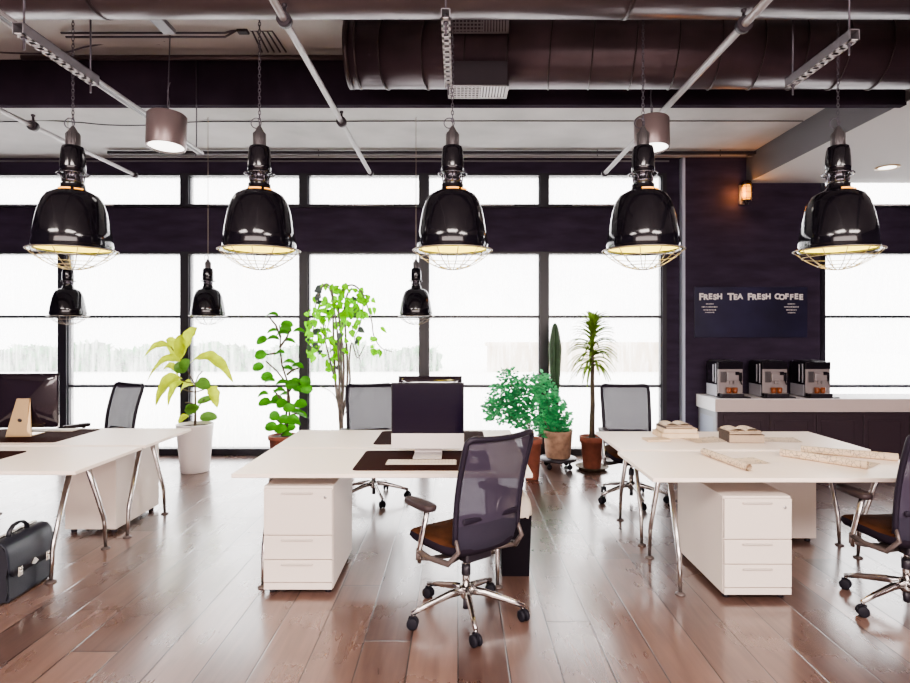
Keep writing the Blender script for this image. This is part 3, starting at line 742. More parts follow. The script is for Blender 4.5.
book('hardback_book','thin brown book near the top of the right pile', xs-.01, ys+.01, z, .26,.19,.022,'book2', .04); z += .0222
m = MB(); open_pages(m, Matrix.Identity(4), .12,.17); m.box(-.12,.12,-.085,.085,0,.0035)
o = m.build('open_book', M['drawing']); tag(o, 'open book lying on top of the right pile', 'book', loc=(xs-.01,ys,z))
t = thing('notebook', 'small cream notebook lying flat left of the book piles', 'notebook', (1.545,4.60,ZT), .1)
MB().rbox(-.095,.095,-.06,.06,0,.003,.001,1).rbox(-.095,.095,-.06,.06,.011,.014,.001,1).build('cover', M['book1'], t); MB().box(-.09,.092,-.056,.056,.003,.011).build('pages', M['paper'], t)
# papers and rolls
def sheet(label, x, y, w_, d, rz, curl=0, group='loose paper sheets on the right desks', z=ZT+.0006, matn='paper'):
    n = 12; rows = []
    for i in range(3):
        rows.append([(-w_/2+w_*j/n, -d/2+d*i/2, .0006+curl*(abs(j/n-.5)*2)**3+.002*math.sin(j*1.3)*0) for j in range(n+1)])
    o = MB().grid(rows).build('paper_sheet', M[matn]); tag(o, label, 'paper', group, loc=(x,y,z)); o.rotation_euler = (0,0,rz); return o
sheet('cream sheet on the back right desk between the book piles', 1.93,4.60,.30,.21,.25, .004, matn='drawing')
sheet('cream sheet on the back right desk, right of the book piles', 2.50,4.62,.30,.21,-.2,.004, matn='drawing')
sheet('sketched sheet half under the thin rolled drawing', 1.87,3.86,.26,.18,.15,.002,z=ZT+.0006, matn='drawing')
def roll(label, a, b, r, tail, name='rolled_drawing'):
    a, b = Vector(a), Vector(b); d = (b-a); L_ = d.length; ang = math.atan2(d.y, d.x)
    prof = []
    for k in range(40):
        th = -PI/2 - k*.42; rr = r*(1-.45*k/40); prof.append((rr*math.cos(th), r+rr*math.sin(th)))
    prof = [(tail*(1-k/6), .0008+.0004*k) for k in range(6)]+prof
    rows = [[(x, yy, z) for (yy, z) in prof] for x in (0, L_/2, L_)]
    o = MB().grid(rows).build(name, M['drawing']); tag(o, label, 'drawing', 'rolled drawings on the front right desk', loc=(a.x,a.y,ZT+.0008)); o.rotation_euler = (0,0,ang)
    return o
roll('thin rolled drawing lying on the left half of the front right desk', (1.69,4.06,0), (1.765,3.58,0), .024, .03)
roll('large drawing spread flat with one rolled edge, nearest the right chair', (2.20,4.02,0), (2.52,3.63,0), .026, .26)
roll('long rolled drawing at the back right corner of the front right desk', (2.40,4.13,0), (2.88,3.86,0), .026, .04)


# ---------------------------------------------------------------- bin
t = thing('waste_bin', 'black square waste bin with pale liner behind the foreground chair', 'bin', (.375,3.93,0))
m = MB(); vs = []
for (z, w_) in ((0,.088),(.40,.102)): vs += [(-w_,-w_*1.1,z),(w_,-w_*1.1,z),(w_,w_*1.1,z),(-w_,w_*1.1,z)]
m.add(vs, [(3,2,1,0),(0,1,5,4),(1,2,6,5),(2,3,7,6),(3,0,4,7)]); m.build('bin_body', M['bin'], t)
m = MB(); R = []
rn = random.Random(4)
for (z, s) in ((.385,1.06),(.41,1.10),(.435,1.05),(.47,1.0),(.50,.85),(.525,.6),(.515,.45),(.48,.35),(.46,.0)):
    ring = []
    for j in range(28):
        a = 2*PI*j/28; ca, sa = math.cos(a), math.sin(a); e = .35; k = 1+rn.uniform(-.04,.04)
        ring.append((math.copysign(abs(ca)**e,ca)*.100*s*k, math.copysign(abs(sa)**e,sa)*.108*s*k, z+rn.uniform(-.006,.006)))
    ring.append(ring[0]); R.append(ring)
m.grid(R); m.build('bin_liner', M['bag'], t)

# ---------------------------------------------------------------- briefcase
t = thing('briefcase', 'black leather briefcase with two silver locks standing by the left desk leg', 'briefcase', (-2.69,3.43,0), math.radians(2))
# local x across thickness (front face +x), y length 0..0.42
L_ = .40
prof = [(-.075,.006),(.065,.006),(.070,.02),(.062,.20),(.050,.30),(.02,.345),(-.05,.345),(-.07,.30)]
MB().prism(prof, .012, L_-.012, 'y').build('case_body', M['leather'], t) if False else None
m = MB(); m.prism(prof, .015, L_-.015, 'y'); m.build('case_body', M['leather'], t)
for (y0, y1) in ((0,.014),(L_-.014,L_)):
    m = MB(); pts = [(-.080,.004),(.02,.0),(.058,.02),(.066,.06),(.060,.16),(.072,.22),(.060,.29),(.03,.352),(-.05,.352),(-.08,.30)]
    m.prism(pts, y0, y1, 'y'); m.build('gusset', M['leatherd'], t)
# flap
fp = [(-.055,.352),(0,.360),(.035,.352),(.060,.325),(.074,.27),(.080,.20),(.080,.150)]
yy = [-.006+ (L_+.012)*k/24 for k in range(25)]
rows = []
for k, y in enumerate(yy):
    u = k/24; low = .150 + (0.03 if (u<.06 or u>.94) else 0)
    rr = [(x, y, z) for x, z in fp[:-1]]+[(.080, y, low)]
    rows.append(rr)
m = MB(); m.grid(rows); o = m.build('flap', M['leather'], t); sd = o.modifiers.new('s','SOLIDIFY'); sd.thickness = .004; sd.offset = -1
m = MB(); m.rbox(-.055,-.03,-.004,L_+.004,.352,.366,.003); m.build('frame_bar', M['handle_brass'], t)
m = MB(); m.tube([(-.01,.12,.350),(-.01,.125,.385),(-.01,.16,.412),(-.01,.20,.418),(-.01,.24,.412),(-.01,.275,.385),(-.01,.28,.350)], .008, 8, sx=2.0, up=(0,1,0)); m.build('handle', M['leatherd'], t)
for yk in (.085, .335):
    m = MB(); m.rbox(.080,.088,yk-.018,yk+.018,.135,.19,.003); m.rbox(.086,.093,yk-.010,yk+.010,.145,.165,.002)
    m.lathe([(.010,0),(.010,.006),(0,.006)], 12, T=Matrix.Translation((.088,yk,.180)) @ Matrix.Rotation(PI/2,4,'Y')); m.build('lock', M['handle_brass'], t)
MB().prism([(.178,.172),(.21,.200),(.242,.172),(.21,.158)], .080,.088,'x').build('badge', M['handle_brass'], t)

# ---------------------------------------------------------------- cafe corner
t = thing('chalkboard', 'dark blue menu board lettered in chalk above the coffee machines', 'sign', (0,WY-.1,0))
bx0, bx1 = (694-CX)*7.45/F, (806.5-CX)*7.45/F; bz1, bz0 = 1.6+43*7.45/F, 1.6-7.5*7.45/F
MB().rbox(bx0,bx1,-.018,0,bz0,bz1,.003).build('board', M['board'], t)
def text(body, x, z, size, parent, name='lettering', ext=.0015, align='CENTER', sx=1, bold=.0):
    cu = bpy.data.curves.new(name, 'FONT'); cu.body = body; cu.size = size; cu.extrude = ext; cu.align_x = align; cu.offset = bold
    ob = bpy.data.objects.new('tmp', cu); C.objects.link(ob)
    dg = bpy.context.evaluated_depsgraph_get(); me = bpy.data.meshes.new_from_object(ob.evaluated_get(dg))
    bpy.data.objects.remove(ob); me.transform(Matrix.Diagonal((sx,1,1,1))); me.transform(Matrix.Rotation(PI/2,4,'X'))
    me.materials.clear(); me.materials.append(M['chalk'])
    o = bpy.data.objects.new(name, me); C.objects.link(o); o.parent = parent; o.location = (x,-.0205,z); return o
def px(v): return (v-CX)*7.45/F
bz = 1.6-(299.3-CY)*7.45/F
for word, a, b in (('FRESH',698.2,721.2),('TEA',727.5,741.8),('FRESH',746.6,769.6),('COFFEE',774,802.5)):
    n = len(word); wd = (b-a)/n; x = a
    for i, c in enumerate(word):
        big = (i == 0 and word != 'COFFEE'); s_ = .118 if big else .094
        text(c, px(a+wd*(i+.5)), bz-(.008 if big else (.004 if i % 2 else -.004)), s_, t, 'lettering', bold=.0045, sx=1.0 if c != 'T' else 1.1)
rn = random.Random(11)
for (cx_, rows_) in ((709,[(304,7),(307,16),(310,13),(312.5,9)]),(790.5,[(304,7),(307,14),(310,10),(312.8,7)])):
    m = MB()
    for (yy, wd) in rows_:
        x = cx_-wd/2
        while x < cx_+wd/2:
            l_ = rn.uniform(.6,1.2); z = 1.6-(yy-CY)*7.45/F
            hh = rn.uniform(.008,.016)
            m.box(px(x),px(x+l_*.7),-.0205,-.018,z-hh/2,z+hh/2); x += l_+.25
    m.build('small_lettering', M['chalk'], t)
# counter
cy0, cy1 = 6.90, WY-.102; cx0 = 3.005
t = thing('counter', 'dark panelled serving counter below the coffee machines', 'counter', (cx0,cy0,0))
MB().box(.05,6.98-cx0,.06,cy1-cy0,0,.64).build('carcass', M['countd'], t)
MB().box(.03,.05,.05,cy1-cy0,0,.64).build('end_panel', M['countg'], t)
m = MB(); m.box(.028,.03,.12,cy1-cy0-.06,.08,.56); m.build('end_inset', M['trim'], t)
for k in range(7):
    x = .12+k*.55
    m = MB(); m.rbox(x,x+.50,.045,.06,.06,.60,.004)
    m.box(x+.05,x+.45,.038,.045,.52,.535); m.box(x+.05,x+.45,.038,.045,.12,.135); m.box(x+.05,x+.065,.038,.045,.135,.52); m.box(x+.435,x+.45,.038,.045,.135,.52)
    m.build('front_panel', M['countd'], t)
CT = 1.6-(398.8-CY)*6.9/F
t = thing('worktop', 'thick cream worktop slab on the dark counter', 'worktop', (cx0,cy0,.641))
MB().rbox(0,6.98-cx0,0,cy1-cy0,0,CT-.641,.004).build('slab', M['counterw'], t)
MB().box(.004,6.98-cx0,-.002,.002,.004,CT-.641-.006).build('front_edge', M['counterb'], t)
# coffee machines
def machine(label, X):
    t = thing('coffee_machine', label, 'coffee machine', (X,7.02,CT+.0005), group='coffee machines on the worktop')
    w_, h_, d = .30, .425, .34          # front at local y=0
    MB().rbox(0,w_,.02,d,.012,h_,.012,2).build('body', M['blackg'], t)
    MB().rbox(.004,w_-.004,.004,.022,.05,h_-.085,.004).build('front_panel', M['machs'], t)
    m = MB(); m.rbox(0,w_,0,.03,h_-.088,h_,.006); m.box(w_*.42,w_*.62,-.002,0,h_-.045,h_-.036); m.build('control_panel', M['blackg'], t)
    m = MB(); m.rbox(-.004,.002,.03,d-.02,.012,.15,.002); m.rbox(-.006,0,.05,.07,.17,.40,.002); m.rbox(-.006,0,.12,.14,.18,.39,.002); m.build('side_trim', M['machl'], t)
    m = MB(); m.rbox(.095,.235,-.035,.006,.20,.295,.006); m.rbox(.135,.165,-.03,.0,.165,.20,.004); m.rbox(.175,.205,-.03,.0,.165,.20,.004); m.build('spout', M['machs'], t)
    m = MB(); m.rbox(.245,.275,-.03,.01,.20,.30,.006); m.tube([(.26,-.02,.205),(.27,-.03,.155)], .007, 8); m.rbox(.19,.24,-.038,-.03,.27,.31,.003); m.build('milk_nozzle', M['blackg'], t)
    MB().rbox(.03,.10,-.004,.006,.18,.31,.004).build('recess', M['cap'], t)
    m = MB(); m.rbox(-.01,w_+.05,-.09,.03,.0,.014,.003); m.rbox(.02,w_-.02,-.075,.01,.012,.05,.004); m.build('drip_tray', M['black'], t)
    MB().rbox(.03,w_-.03,-.068,.004,.050,.056,.002).build('drip_grid', M['alu'], t)
    m = MB(); m.lathe([(.02,0),(.03,.014),(.0,.02)], 12, (w_*.35,.08,h_)); m.rbox(.02,w_-.02,.06,d-.03,h_,h_+.012,.004); m.build('lid', M['black'], t)
    return t
def glassc(X, Y, lab):
    o = MB().lathe([(0,0),(.024,.0),(.028,.02),(.031,.065),(.029,.065),(.026,.05),(0,.05)], 16).build('coffee_glass', M['coffee']); tag(o, lab, 'glass', 'filled coffee glasses under the machine spouts', loc=(X,Y,CT+.057))
mx = [(718-CX)*7.02/F, (762.4-CX)*7.02/F, (805.6-CX)*7.02/F]
words = ['leftmost','middle','rightmost']
m0 = machine('black and silver coffee machine, leftmost of three on the worktop', mx[0])
for k in (1,2): dup(m0, (mx[k],7.02,CT+.0005), 0, 'black and silver coffee machine, %s of three on the worktop' % words[k])
for k in range(3):
    for q_, sd_ in ((.115,'left'),(.185,'right')):
        glassc(mx[k]+q_, 6.985, 'small orange-brown coffee glass at %s under the %s machine' % (sd_, words[k]))

# ---------------------------------------------------------------- plants
LR = random.Random(77)
def leaf(m, p0, p1, w_, arch=.0, mi=0, n=8, face=None, fold=.25, shape='oval', wave=.0):
    p0, p1 = Vector(p0), Vector(p1); d = p1-p0; L_ = d.length
    f = Vector(face) if face is not None else V(0,-1,.25)
    side = d.cross(f).normalized(); nor = side.cross(d).normalized()
    rows = []; ph = LR.uniform(0,6)
    for i in range(n+1):
        u = i/n
        c = p0+d*u+V(0,0,1)*arch*4*u*(1-u)
        if shape == 'oval': ww = w_/2*max(.04,math.sqrt(max(0,1-(2*min(1,u*1.0)**.95-1)**2)))
        elif shape == 'heart': ww = w_/2*max(.03,(math.sin(PI*u**.62))**.8)
        elif shape == 'strap': ww = w_/2*max(.05,min(1,u*3.2)**.6*min(1,(1-u)*3.0)**.6)
        else: ww = w_/2*(1-u)**.6*(.35+.65*min(1,u*5))
        rows.append([c+side*ww*k*(1+wave*math.sin(u*19+ph+k))+nor*(fold*abs(k)*ww+wave*.5*ww*abs(k)*math.sin(u*23+ph+3*k)) for k in (-1,-.5,0,.5,1)])
    m.grid(rows, mi)
# --- 1 big yellow-green plant in white pot
D = 6.69
base = P(195,471,D); X0 = base.x
t = thing('potted_plant', 'yellow-green large-leaved plant in a tall white pot by the left windows', 'plant', (X0,D,0), group=None)
MB().lathe([(0,0),(.150,0),(.155,.01),(.198,.52),(.203,.535),(.192,.54),(.185,.50),(0,.50)], 40).build('pot', M['potw'], t)
MB().lathe([(.186,.505),(.08,.515),(0,.52)], 24).build('soil', M['soil'], t)
loc = V(X0,D,0)
def Q(x, y, dd=0): return P(x, y, D+dd)-loc
Z1 = lambda zx, zy, dd=0: Q(130+zx/4.016, 310+zy/4.016, dd)
m = MB()
m.tube([V(0,0,.50), Z1(263,400), Z1(262,330), Z1(262,290)], [.016,.013,.011,.009], 8)
for br in ([(262,300),(240,262),(222,225),(205,195)],[(262,295),(275,262),(292,245)],[(262,330),(235,325),(210,318)],[(262,330),(290,322),(315,312)],[(262,295),(230,290),(205,282)],[(263,380),(240,372),(222,372)],[(263,420),(252,405)],[(263,400),(285,375),(300,357)],[(222,225),(190,180),(165,150)]):
    m.tube([Z1(x,y) for x,y in br], [.007]*len(br) , 6)
m.build('stem', M['stem'], t)
m = MB()
for (a, b, w_, ar, mi, dd) in (((205,195),(270,70),58,.06,0,-.05),((165,150),(56,194),44,.08,0,.05),((175,195),(160,108),40,.05,0,.15),((200,200),(205,98),50,.02,0,-.1),
    ((240,215),(414,290),56,.17,0,0),((225,222),(68,290),46,.16,0,.05),((210,275),(103,384),66,.12,0,-.08),((215,290),(152,385),50,.10,0,.08),((255,300),(200,335),44,.05,0,.12),((318,308),(350,392),46,.06,0,0),
    ((228,225),(178,245),54,.02,1,-.15),((205,245),(240,200),50,.0,1,-.2),((270,285),(322,312),52,.02,1,-.12),((225,410),(280,390),42,.02,1,-.1),((235,425),(195,455),34,.02,0,-.1),((280,432),(352,432),42,.05,1,0),((270,372),(338,352),30,.03,1,0),
    ((222,395),(262,400),40,.0,1,-.1),((195,262),(130,245),36,.08,0,-.1)):
    leaf(m, Z1(*a,dd=dd*.5), Z1(*b,dd=dd), w_/4.016*D/F*(.92 if mi == 0 else .95), ar if mi == 0 else ar*.2, mi, n=22, face=(.15,-1,.35 if mi else 1.1), fold=.35, shape='strap' if mi == 0 and w_ > 36 else 'oval', wave=.10 if mi == 0 else 0)
m.build('foliage', [M['lfy'], M['lfd']], t)
# --- 2 green round-leaved plant (behind centre desk)
D = 6.5; b = P(284,0,D); X0 = b.x
t = thing('potted_plant', 'green glossy round-leaved plant behind the left end of the centre desks', 'plant', (X0,D,0)); loc = V(X0,D,0)
MB().lathe([(0,0),(.12,0),(.125,.01),(.155,.40),(.17,.40),(.17,.44),(.155,.445),(.145,.41),(0,.41)], 32).build('pot', M['terra'], t)
MB().lathe([(.146,.425),(.07,.435),(0,.44)], 20).build('soil', M['soil'], t)
m = MB()
for br in ([(600,530),(622,470),(632,380),(636,300),(610,220),(602,150),(605,110),(600,60)],[(605,530),(640,440),(640,350),(625,290),(590,245),(545,205)],[(625,400),(600,350),(575,320)],[(636,330),(660,300),(700,290)],[(602,150),(630,110),(640,85)],[(605,110),(585,60),(560,30)],[(605,170),(575,175),(540,180)],[(632,390),(660,380),(685,370)],[(620,470),(590,440),(570,440)],[(630,260),(655,240),(680,232)],[(630,440),(650,420),(670,415)]):
    m.tube([Z1(x,y,dd=.03*math.sin(x)) for x,y in br], [.014-.008*i/len(br) for i in range(len(br))], 6)
m.build('stem', M['stem'], t)
m = MB(); rn = random.Random(5)
cs = [(570,25,1),(575,90,1),(530,122,0),(625,78,0),(640,130,1),(525,180,0),(515,230,0),(550,268,0),(635,240,1),(672,230,1),(600,178,1),(610,298,1),(650,300,0),(705,285,0),(710,315,0),(680,318,0),(535,343,1),(540,372,0),(590,358,0),(610,375,0),(685,378,0),(580,425,0),(567,470,0),(605,478,0),(620,440,0),(655,440,0),(672,415,1),(632,507,0),(600,330,1),(690,425,1),(660,460,1),(560,290,1),(640,215,1),(612,100,1),(680,90,1),(640,395,0),(640,470,0),(630,60,0),(618,345,1),(575,120,1),(665,290,0),(570,380,1)]
for (x, y, k) in cs:
    a = math.radians(rn.uniform(-35,35))+(0 if x > 618 else PI); l_ = (54 if not k else 54)/2
    dd = rn.uniform(-.15,.15); dx, dy = math.cos(a)*l_, abs(math.sin(a))*l_*.6
    leaf(m, Z1(x-dx,y-dy*.6,dd), Z1(x+dx,y+dy,dd+rn.uniform(-.05,.05)), (40 if not k else 30)/4.016*D/F, .004 if not k else .025, 0, face=(rn.uniform(-.7,.7),-1,rn.uniform(.1,.9) if not k else 1.6), shape='oval', fold=.3)
m.build('foliage', M['lfg'], t)
# --- 3 lime weeping plant
D = 6.75; b = P(342,0,D); X0 = b.x; loc = V(X0,D,0)
t = thing('potted_tree', 'tall thin-stemmed tree with drooping lime leaves behind the centre desks', 'plant', (X0,D,0))
MB().lathe([(0,0),(.12,0),(.125,.01),(.155,.33),(.165,.35),(.15,.36),(.14,.33),(0,.33)], 32).build('pot', M['potw'], t)
MB().lathe([(.146,.335),(.07,.345),(0,.35)], 20).build('soil', M['soil'], t)
Z3 = lambda zx, zy, dd=0: Q(220+zx/4.55, 270+zy/4.55, dd)
stems = [[(548,760),(552,690),(530,560),(520,400),(515,250),(512,110),(485,62),(455,95),(435,160),(425,260),(410,400)],
 [(552,760),(548,690),(560,560),(562,400),(545,250),(540,150),(560,90),(600,68),(640,95),(665,150),(690,230),(700,300),(735,355),(785,372)],
 [(550,760),(556,690),(545,560),(540,420),(535,300),(520,180),(500,90),(470,75),(440,130)],
 [(552,760),(552,680),(575,560),(580,430),(572,300),(568,180),(585,100),(620,90),(650,140),(640,240),(610,310)],
 [(549,760),(545,680),(535,560),(510,450),(480,330),(470,250),(455,210)],
 [(551,760),(558,660),(590,520),(588,420),(600,330),(625,400),(660,340)],
 [(548,700),(530,590),(500,550),(455,530)],[(553,680),(600,600),(640,560)],
 [(552,690),(556,560),(550,400),(556,250),(575,120),(600,80)],[(548,690),(540,560),(552,420),(530,250),(515,150)],
 [(480,250),(470,320),(440,380)],[(600,250),(615,330),(640,420)],[(520,200),(490,260),(500,340),(510,420)]]
m = MB(); rn = random.Random(9)
fine = []
for si, br in enumerate(stems):
    dd = rn.uniform(-.12,.12); pts = [Z3(x,y,dd*min(1,i/3)) for i,(x,y) in enumerate(br)]
    q = []
    for i in range(len(pts)-1):
        p0, p1, p2, p3 = pts[max(i-1,0)], pts[i], pts[i+1], pts[min(i+2,len(pts)-1)]
        for k in range(4):
            u = k/4; q.append(.5*((2*p1)+(p2-p0)*u+(2*p0-5*p1+4*p2-p3)*u*u+(3*p1-p0-3*p2+p3)*u**3))
    q.append(pts[-1]); r0 = .016 if si < 6 or si in (8,9) else .006
    m.tube(q, [max(.0045, r0*(1-.72*i/len(q))) for i in range(len(q))], 6); fine.append(q)
m.build('stem', M['stemg'], t)
m = MB()
lv = []
for (x0,x1,y0,y1,n_) in ((392,482,170,410,40),(430,520,60,170,12),(500,560,60,260,18),(540,640,80,330,40),(600,700,110,200,18),(680,730,250,370,7),(500,570,300,400,16),(480,545,420,475,6),(455,480,210,300,8)):
    for k in range(int(n_*1.35)): lv.append((rn.uniform(x0,x1), rn.uniform(y0,y1)))
for (x, y) in lv:
    a = rn.uniform(.15*PI,.85*PI); l_ = rn.uniform(20,42); dd = rn.uniform(-.2,.2)
    p = Z3(x,y,dd); mi = 1 if rn.random() < .10 else 0
    leaf(m, p, Z3(x+math.cos(a)*l_, y+math.sin(a)*l_, dd+rn.uniform(-.06,.06)), rn.uniform(20,34)/4.55*D/F, .003, mi, n=6, face=(rn.uniform(-1,1),-1,rn.uniform(-.2,1.1)), shape='heart', fold=.35)
m.build('foliage', [M['lfl'], M['lfx']], t)
# --- 4/5 bushy jade plants
def bushy(t, D, blobs, trunk, seed, n_):
    rn = random.Random(seed); m = MB(); tot = sum(b_[2]**2 for b_ in blobs)
    for (x, y, r) in blobs:
        for k in range(int(n_*r*r/tot)):
            a = rn.uniform(0,2*PI); rr = r*rn.random()**.5; dd = rn.uniform(-1,1)*r/4.136*D/F*.8
            p = Z4(x+rr*math.cos(a)*1.05, y+rr*math.sin(a)*.9, dd)
            d_ = V(rn.uniform(-1,1),rn.uniform(-1,.4),rn.uniform(-.35,.35)).normalized()*rn.uniform(.030,.058)
            leaf(m, p, p+d_, rn.uniform(.026,.046), .003, 0, n=4, face=(rn.uniform(-.5,.5),-.6,1))
    m.build('foliage', M['lfm'], t)
    m = MB()
    for br in trunk: m.tube([Z4(x,y,dd) for x,y,dd in br], [.007-.004*i/len(br) for i in range(len(br))], 6)
    m.build('stem', M['stemg'], t)
D = 6.35; X0 = P(532,0,D).x; loc = V(X0,D,0)
Z4 = lambda zx, zy, dd=0: Q(480+zx/4.136, 300+zy/4.136, dd)
t = thing('potted_shrub', 'bushy small-leaved green shrub in a plain terracotta pot', 'plant', (X0,D,0))
pt = 1.6-(438-CY)*D/F
MB().lathe([(0,0),(.070,0),(.073,.008),(.098,pt-.06),(.110,pt-.058),(.112,pt),(.100,pt),(.094,pt-.03),(0,pt-.03)], 32).build('pot', M['terra'], t)
MB().lathe([(.096,pt-.025),(0,pt-.015)], 20).build('soil', M['soil'], t)
bushy(t, D, [(115,320,42),(130,360,50),(85,395,55),(150,420,60),(55,445,42),(100,460,60),(160,490,48),(45,480,26),(215,345,48),(200,400,50),(185,450,45),(195,510,40)], [[(215,575,0),(205,520,0),(195,450,.05),(205,350,.05)],[(215,575,0),(195,500,-.03),(150,430,0),(120,320,0)],[(215,575,0),(180,520,0),(100,460,-.05)]], 21, 1500)
D = 6.85; X0 = P(558,0,D).x; loc = V(X0,D,0)
t = thing('potted_shrub', 'bushy green shrub in a wide weathered pot on a wheeled stand', 'plant', (X0,D,0))
pz0 = 1.6-(457-CY)*D/F; pt = 1.6-(430-CY)*D/F; ph = pt-pz0
MB().lathe([(0,pz0),(.135,pz0),(.142,pz0+.01),(.166,pt-.02),(.170,pt),(.158,pt),(.150,pt-.04),(0,pt-.04)], 36).build('pot', M['terra2'], t)
MB().lathe([(.153,pt-.035),(0,pt-.02)], 20).build('soil', M['soil'], t)
bushy(t, D, [(255,340,42),(275,390,55),(245,430,40),(300,430,48),(330,475,45),(290,500,50),(345,510,38),(265,540,36),(330,540,40),(250,490,34)], [[(300,560,0),(290,480,0),(270,390,0),(255,340,0)],[(310,560,0),(330,500,.03),(345,480,0)],[(300,560,0),(280,520,-.03),(255,480,0)]], 33, 1200)
# the stand
t = thing('plant_stand', 'low dark wheeled stand under the wide weathered pot', 'stand', (X0,D,0))
MB().lathe([(0,pz0-.032),(.21,pz0-.032),(.215,pz0-.02),(.21,pz0-.002),(0,pz0-.002)], 32).build('platform', M['steeld'], t)
for k in range(4):
    a = k*PI/2+PI/4; c_, s_ = .165*math.cos(a), .165*math.sin(a)
    m = MB(); m.lathe([(0,-.012),(.028,-.012),(.032,0),(.028,.012),(0,.012)], 16, T=Matrix.Translation((c_,s_,.032)) @ Matrix.Rotation(PI/2,4,'X')); m.tube([(c_,s_,.032),(c_,s_,pz0-.03)], .012, 8); m.build('castor', M['rubber'], t)
# cactus
D = 7.22; X0 = P(555,0,D).x; loc = V(X0,D,0)
t = thing('potted_cactus', 'tall ribbed column cactus standing behind the bushy shrubs', 'cactus', (X0,D,0))
MB().lathe([(0,0),(.085,0),(.088,.008),(.115,.27),(.125,.275),(.125,.31),(.112,.31),(.108,.28),(0,.28)], 28).build('pot', M['terra'], t)
MB().lathe([(.11,.285),(0,.295)], 20).build('soil', M['soil'], t)
ztop = 1.6-(323-CY)*D/F
pr = [(.28,.030),(.6,.036),(.85,.042),(1.05,.052),(1.22,.060),(1.36,.066),(1.44,.060),(1.54,.047),(1.62,.034),(ztop-.02,.022),(ztop,.004)]
m = MB(); n = 48; rows = []
for (z, r) in pr: rows.append([(r*(1+.22*math.cos(7*a))*math.cos(a), r*(1+.22*math.cos(7*a))*math.sin(a), z) for a in [2*PI*j/n for j in range(n+1)]])
m.grid(rows); m.build('column', M['cactus'], t)
m = MB()
for k in range(7):
    a = 2*PI*k/7
    for j in range(46):
        z = .32+j*(ztop-.34)/46
        for i in range(len(pr)-1):
            if pr[i][0] <= z <= pr[i+1][0]: u = (z-pr[i][0])/(pr[i+1][0]-pr[i][0]); r = pr[i][1]*(1-u)+pr[i+1][1]*u
        r *= 1.22; c = V(r*math.cos(a), r*math.sin(a), z)
        for q_ in (-.4,0,.4):
            e = c+V(math.cos(a+q_),math.sin(a+q_),.3)*.018; s_ = V(-math.sin(a),math.cos(a),0)*.005
            m.add([c-s_,c+s_,e],[(0,1,2)]); m.add([c-V(0,0,.005),c+V(0,0,.005),e],[(0,1,2)])
m.build('spines', M['spine'], t)
# yucca
D = 6.8; X0 = P(592,0,D).x; loc = V(X0,D,0)
t = thing('potted_yucca', 'slender palm-like yucca in a terracotta pot on a saucer', 'plant', (X0,D,0))
zt = 1.6-(436-CY)*D/F
MB().lathe([(.0,0),(.14,0),(.185,.03),(.19,.038),(.18,.036),(.13,.012),(0,.012)], 32).build('saucer', M['stem'], t)
MB().lathe([(0,.013),(.095,.013),(.10,.03),(.128,zt-.07),(.142,zt-.068),(.145,zt),(.130,zt),(.125,zt-.03),(0,zt-.03)], 32).build('pot', M['terra'], t)
MB().lathe([(.127,zt-.025),(0,zt-.015)], 20).build('soil', M['soil'], t)
m = MB(); q = [V(0,0,zt-.02), Z4(463,520), Z4(466,430), Z4(464,340), Z4(466,270), Z4(464,180), Z4(462,100)]; m.tube(q, [.036,.032,.028,.025,.021,.015,.008], 10); m.build('trunk', M['stem'], t)
m = MB(); rn = random.Random(2)
for k in range(150):
    u = rn.random(); zy = 292-200*u; ln = (98+34*math.sin(u*PI))*(1-.42*u); a = rn.uniform(0,2*PI)
    s = ln/4.136*D/F; c = Z4(465+rn.uniform(-3,3), zy)
    dirx, diry = math.cos(a), math.sin(a); el = .5+.9*u; pts = []
    for j in range(8):
        w_ = j/7; r = s*w_; z = s*(el*w_ - (1.15-.55*u)*w_*w_)
        pts.append(c+V(dirx*r, diry*r, z))
    rows = []; sd_ = V(-diry,dirx,0)
    for j, p_ in enumerate(pts):
        ww = .0115*(1-(j/7)**3)+.004; rows.append([p_-sd_*ww+V(0,0,ww*.5), p_, p_+sd_*ww+V(0,0,ww*.5)])
    m.grid(rows)
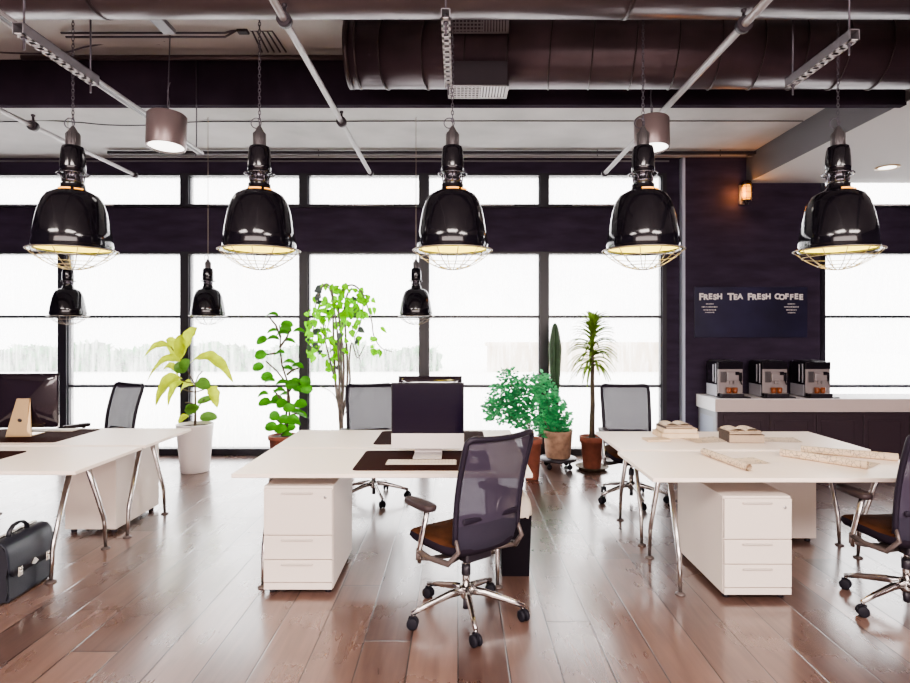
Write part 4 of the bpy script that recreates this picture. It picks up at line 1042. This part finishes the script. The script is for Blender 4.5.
for k in range(8):
    a = k*PI/4; c = Z4(462,105); e = c+V(math.cos(a)*.06,math.sin(a)*.06,.14+.05*(k%2)); sd_ = V(-math.sin(a),math.cos(a),0)*.007
    m.add([c-sd_,c+sd_,e],[(0,1,2)])
m.build('foliage', M['lfu'], t)

# ---------------------------------------------------------------- light
wd = bpy.data.worlds.new('World'); bpy.context.scene.world = wd; wd.use_nodes = True
nt = wd.node_tree; bg = nt.nodes['Background']; bg.inputs[0].default_value = (1,.975,.95,1); bg.inputs[1].default_value = 2.7
def area(name, loc, rot, sx, sy, e, col=(1,1,1), portal=False):
    l = bpy.data.lights.new(name, 'AREA'); l.shape = 'RECTANGLE'; l.size = sx; l.size_y = sy; l.energy = e; l.color = col
    o = bpy.data.objects.new(name, l); C.objects.link(o); o.location = loc; o.rotation_euler = rot
    if portal: l.cycles.is_portal = True
    return o
area('window_portal', (-2.17,WY+.2,1.8), (-PI/2,0,0), 9.7, 3.7, 1, portal=True)
area('window_portal', (5.8,WY+.2,1.8), (-PI/2,0,0), 2.4, 3.7, 1, portal=True)
for x in (-4.2,0,4.2-.9): area('overhead_fill_light', (x,-1.2,3.7 if x < 3 else 3.4), (0,0,0), 2.4, 1.8, 150, (1,.90,.84))  # unseen soft fill lights, added overhead behind the camera
area('low_fill_light', (0,-3.6,1.9), (PI/2,0,0), 9, 1.6, 130, (1,.86,.81))

cam = bpy.data.cameras.new('Camera'); co = bpy.data.objects.new('Camera', cam); C.objects.link(co); bpy.context.scene.camera = co
co.location = (0,0,CH); co.rotation_euler = (PI/2,0,0)
cam.sensor_width = 36; cam.lens = 36*F/910; cam.shift_x = -(CX-455)/910; cam.shift_y = -(341.5-CY)/910; cam.clip_start = .05
sc = bpy.context.scene
sc.view_settings.view_transform = 'AgX'; sc.view_settings.look = 'AgX - Medium High Contrast'; sc.view_settings.exposure = 1.8; sc.view_settings.gamma = 1.0
sc.cycles.max_bounces = 8; sc.cycles.transparent_max_bounces = 16; sc.cycles.use_denoising = True; sc.cycles.sample_clamp_indirect = 6; sc.cycles.sample_clamp_direct = 1.7
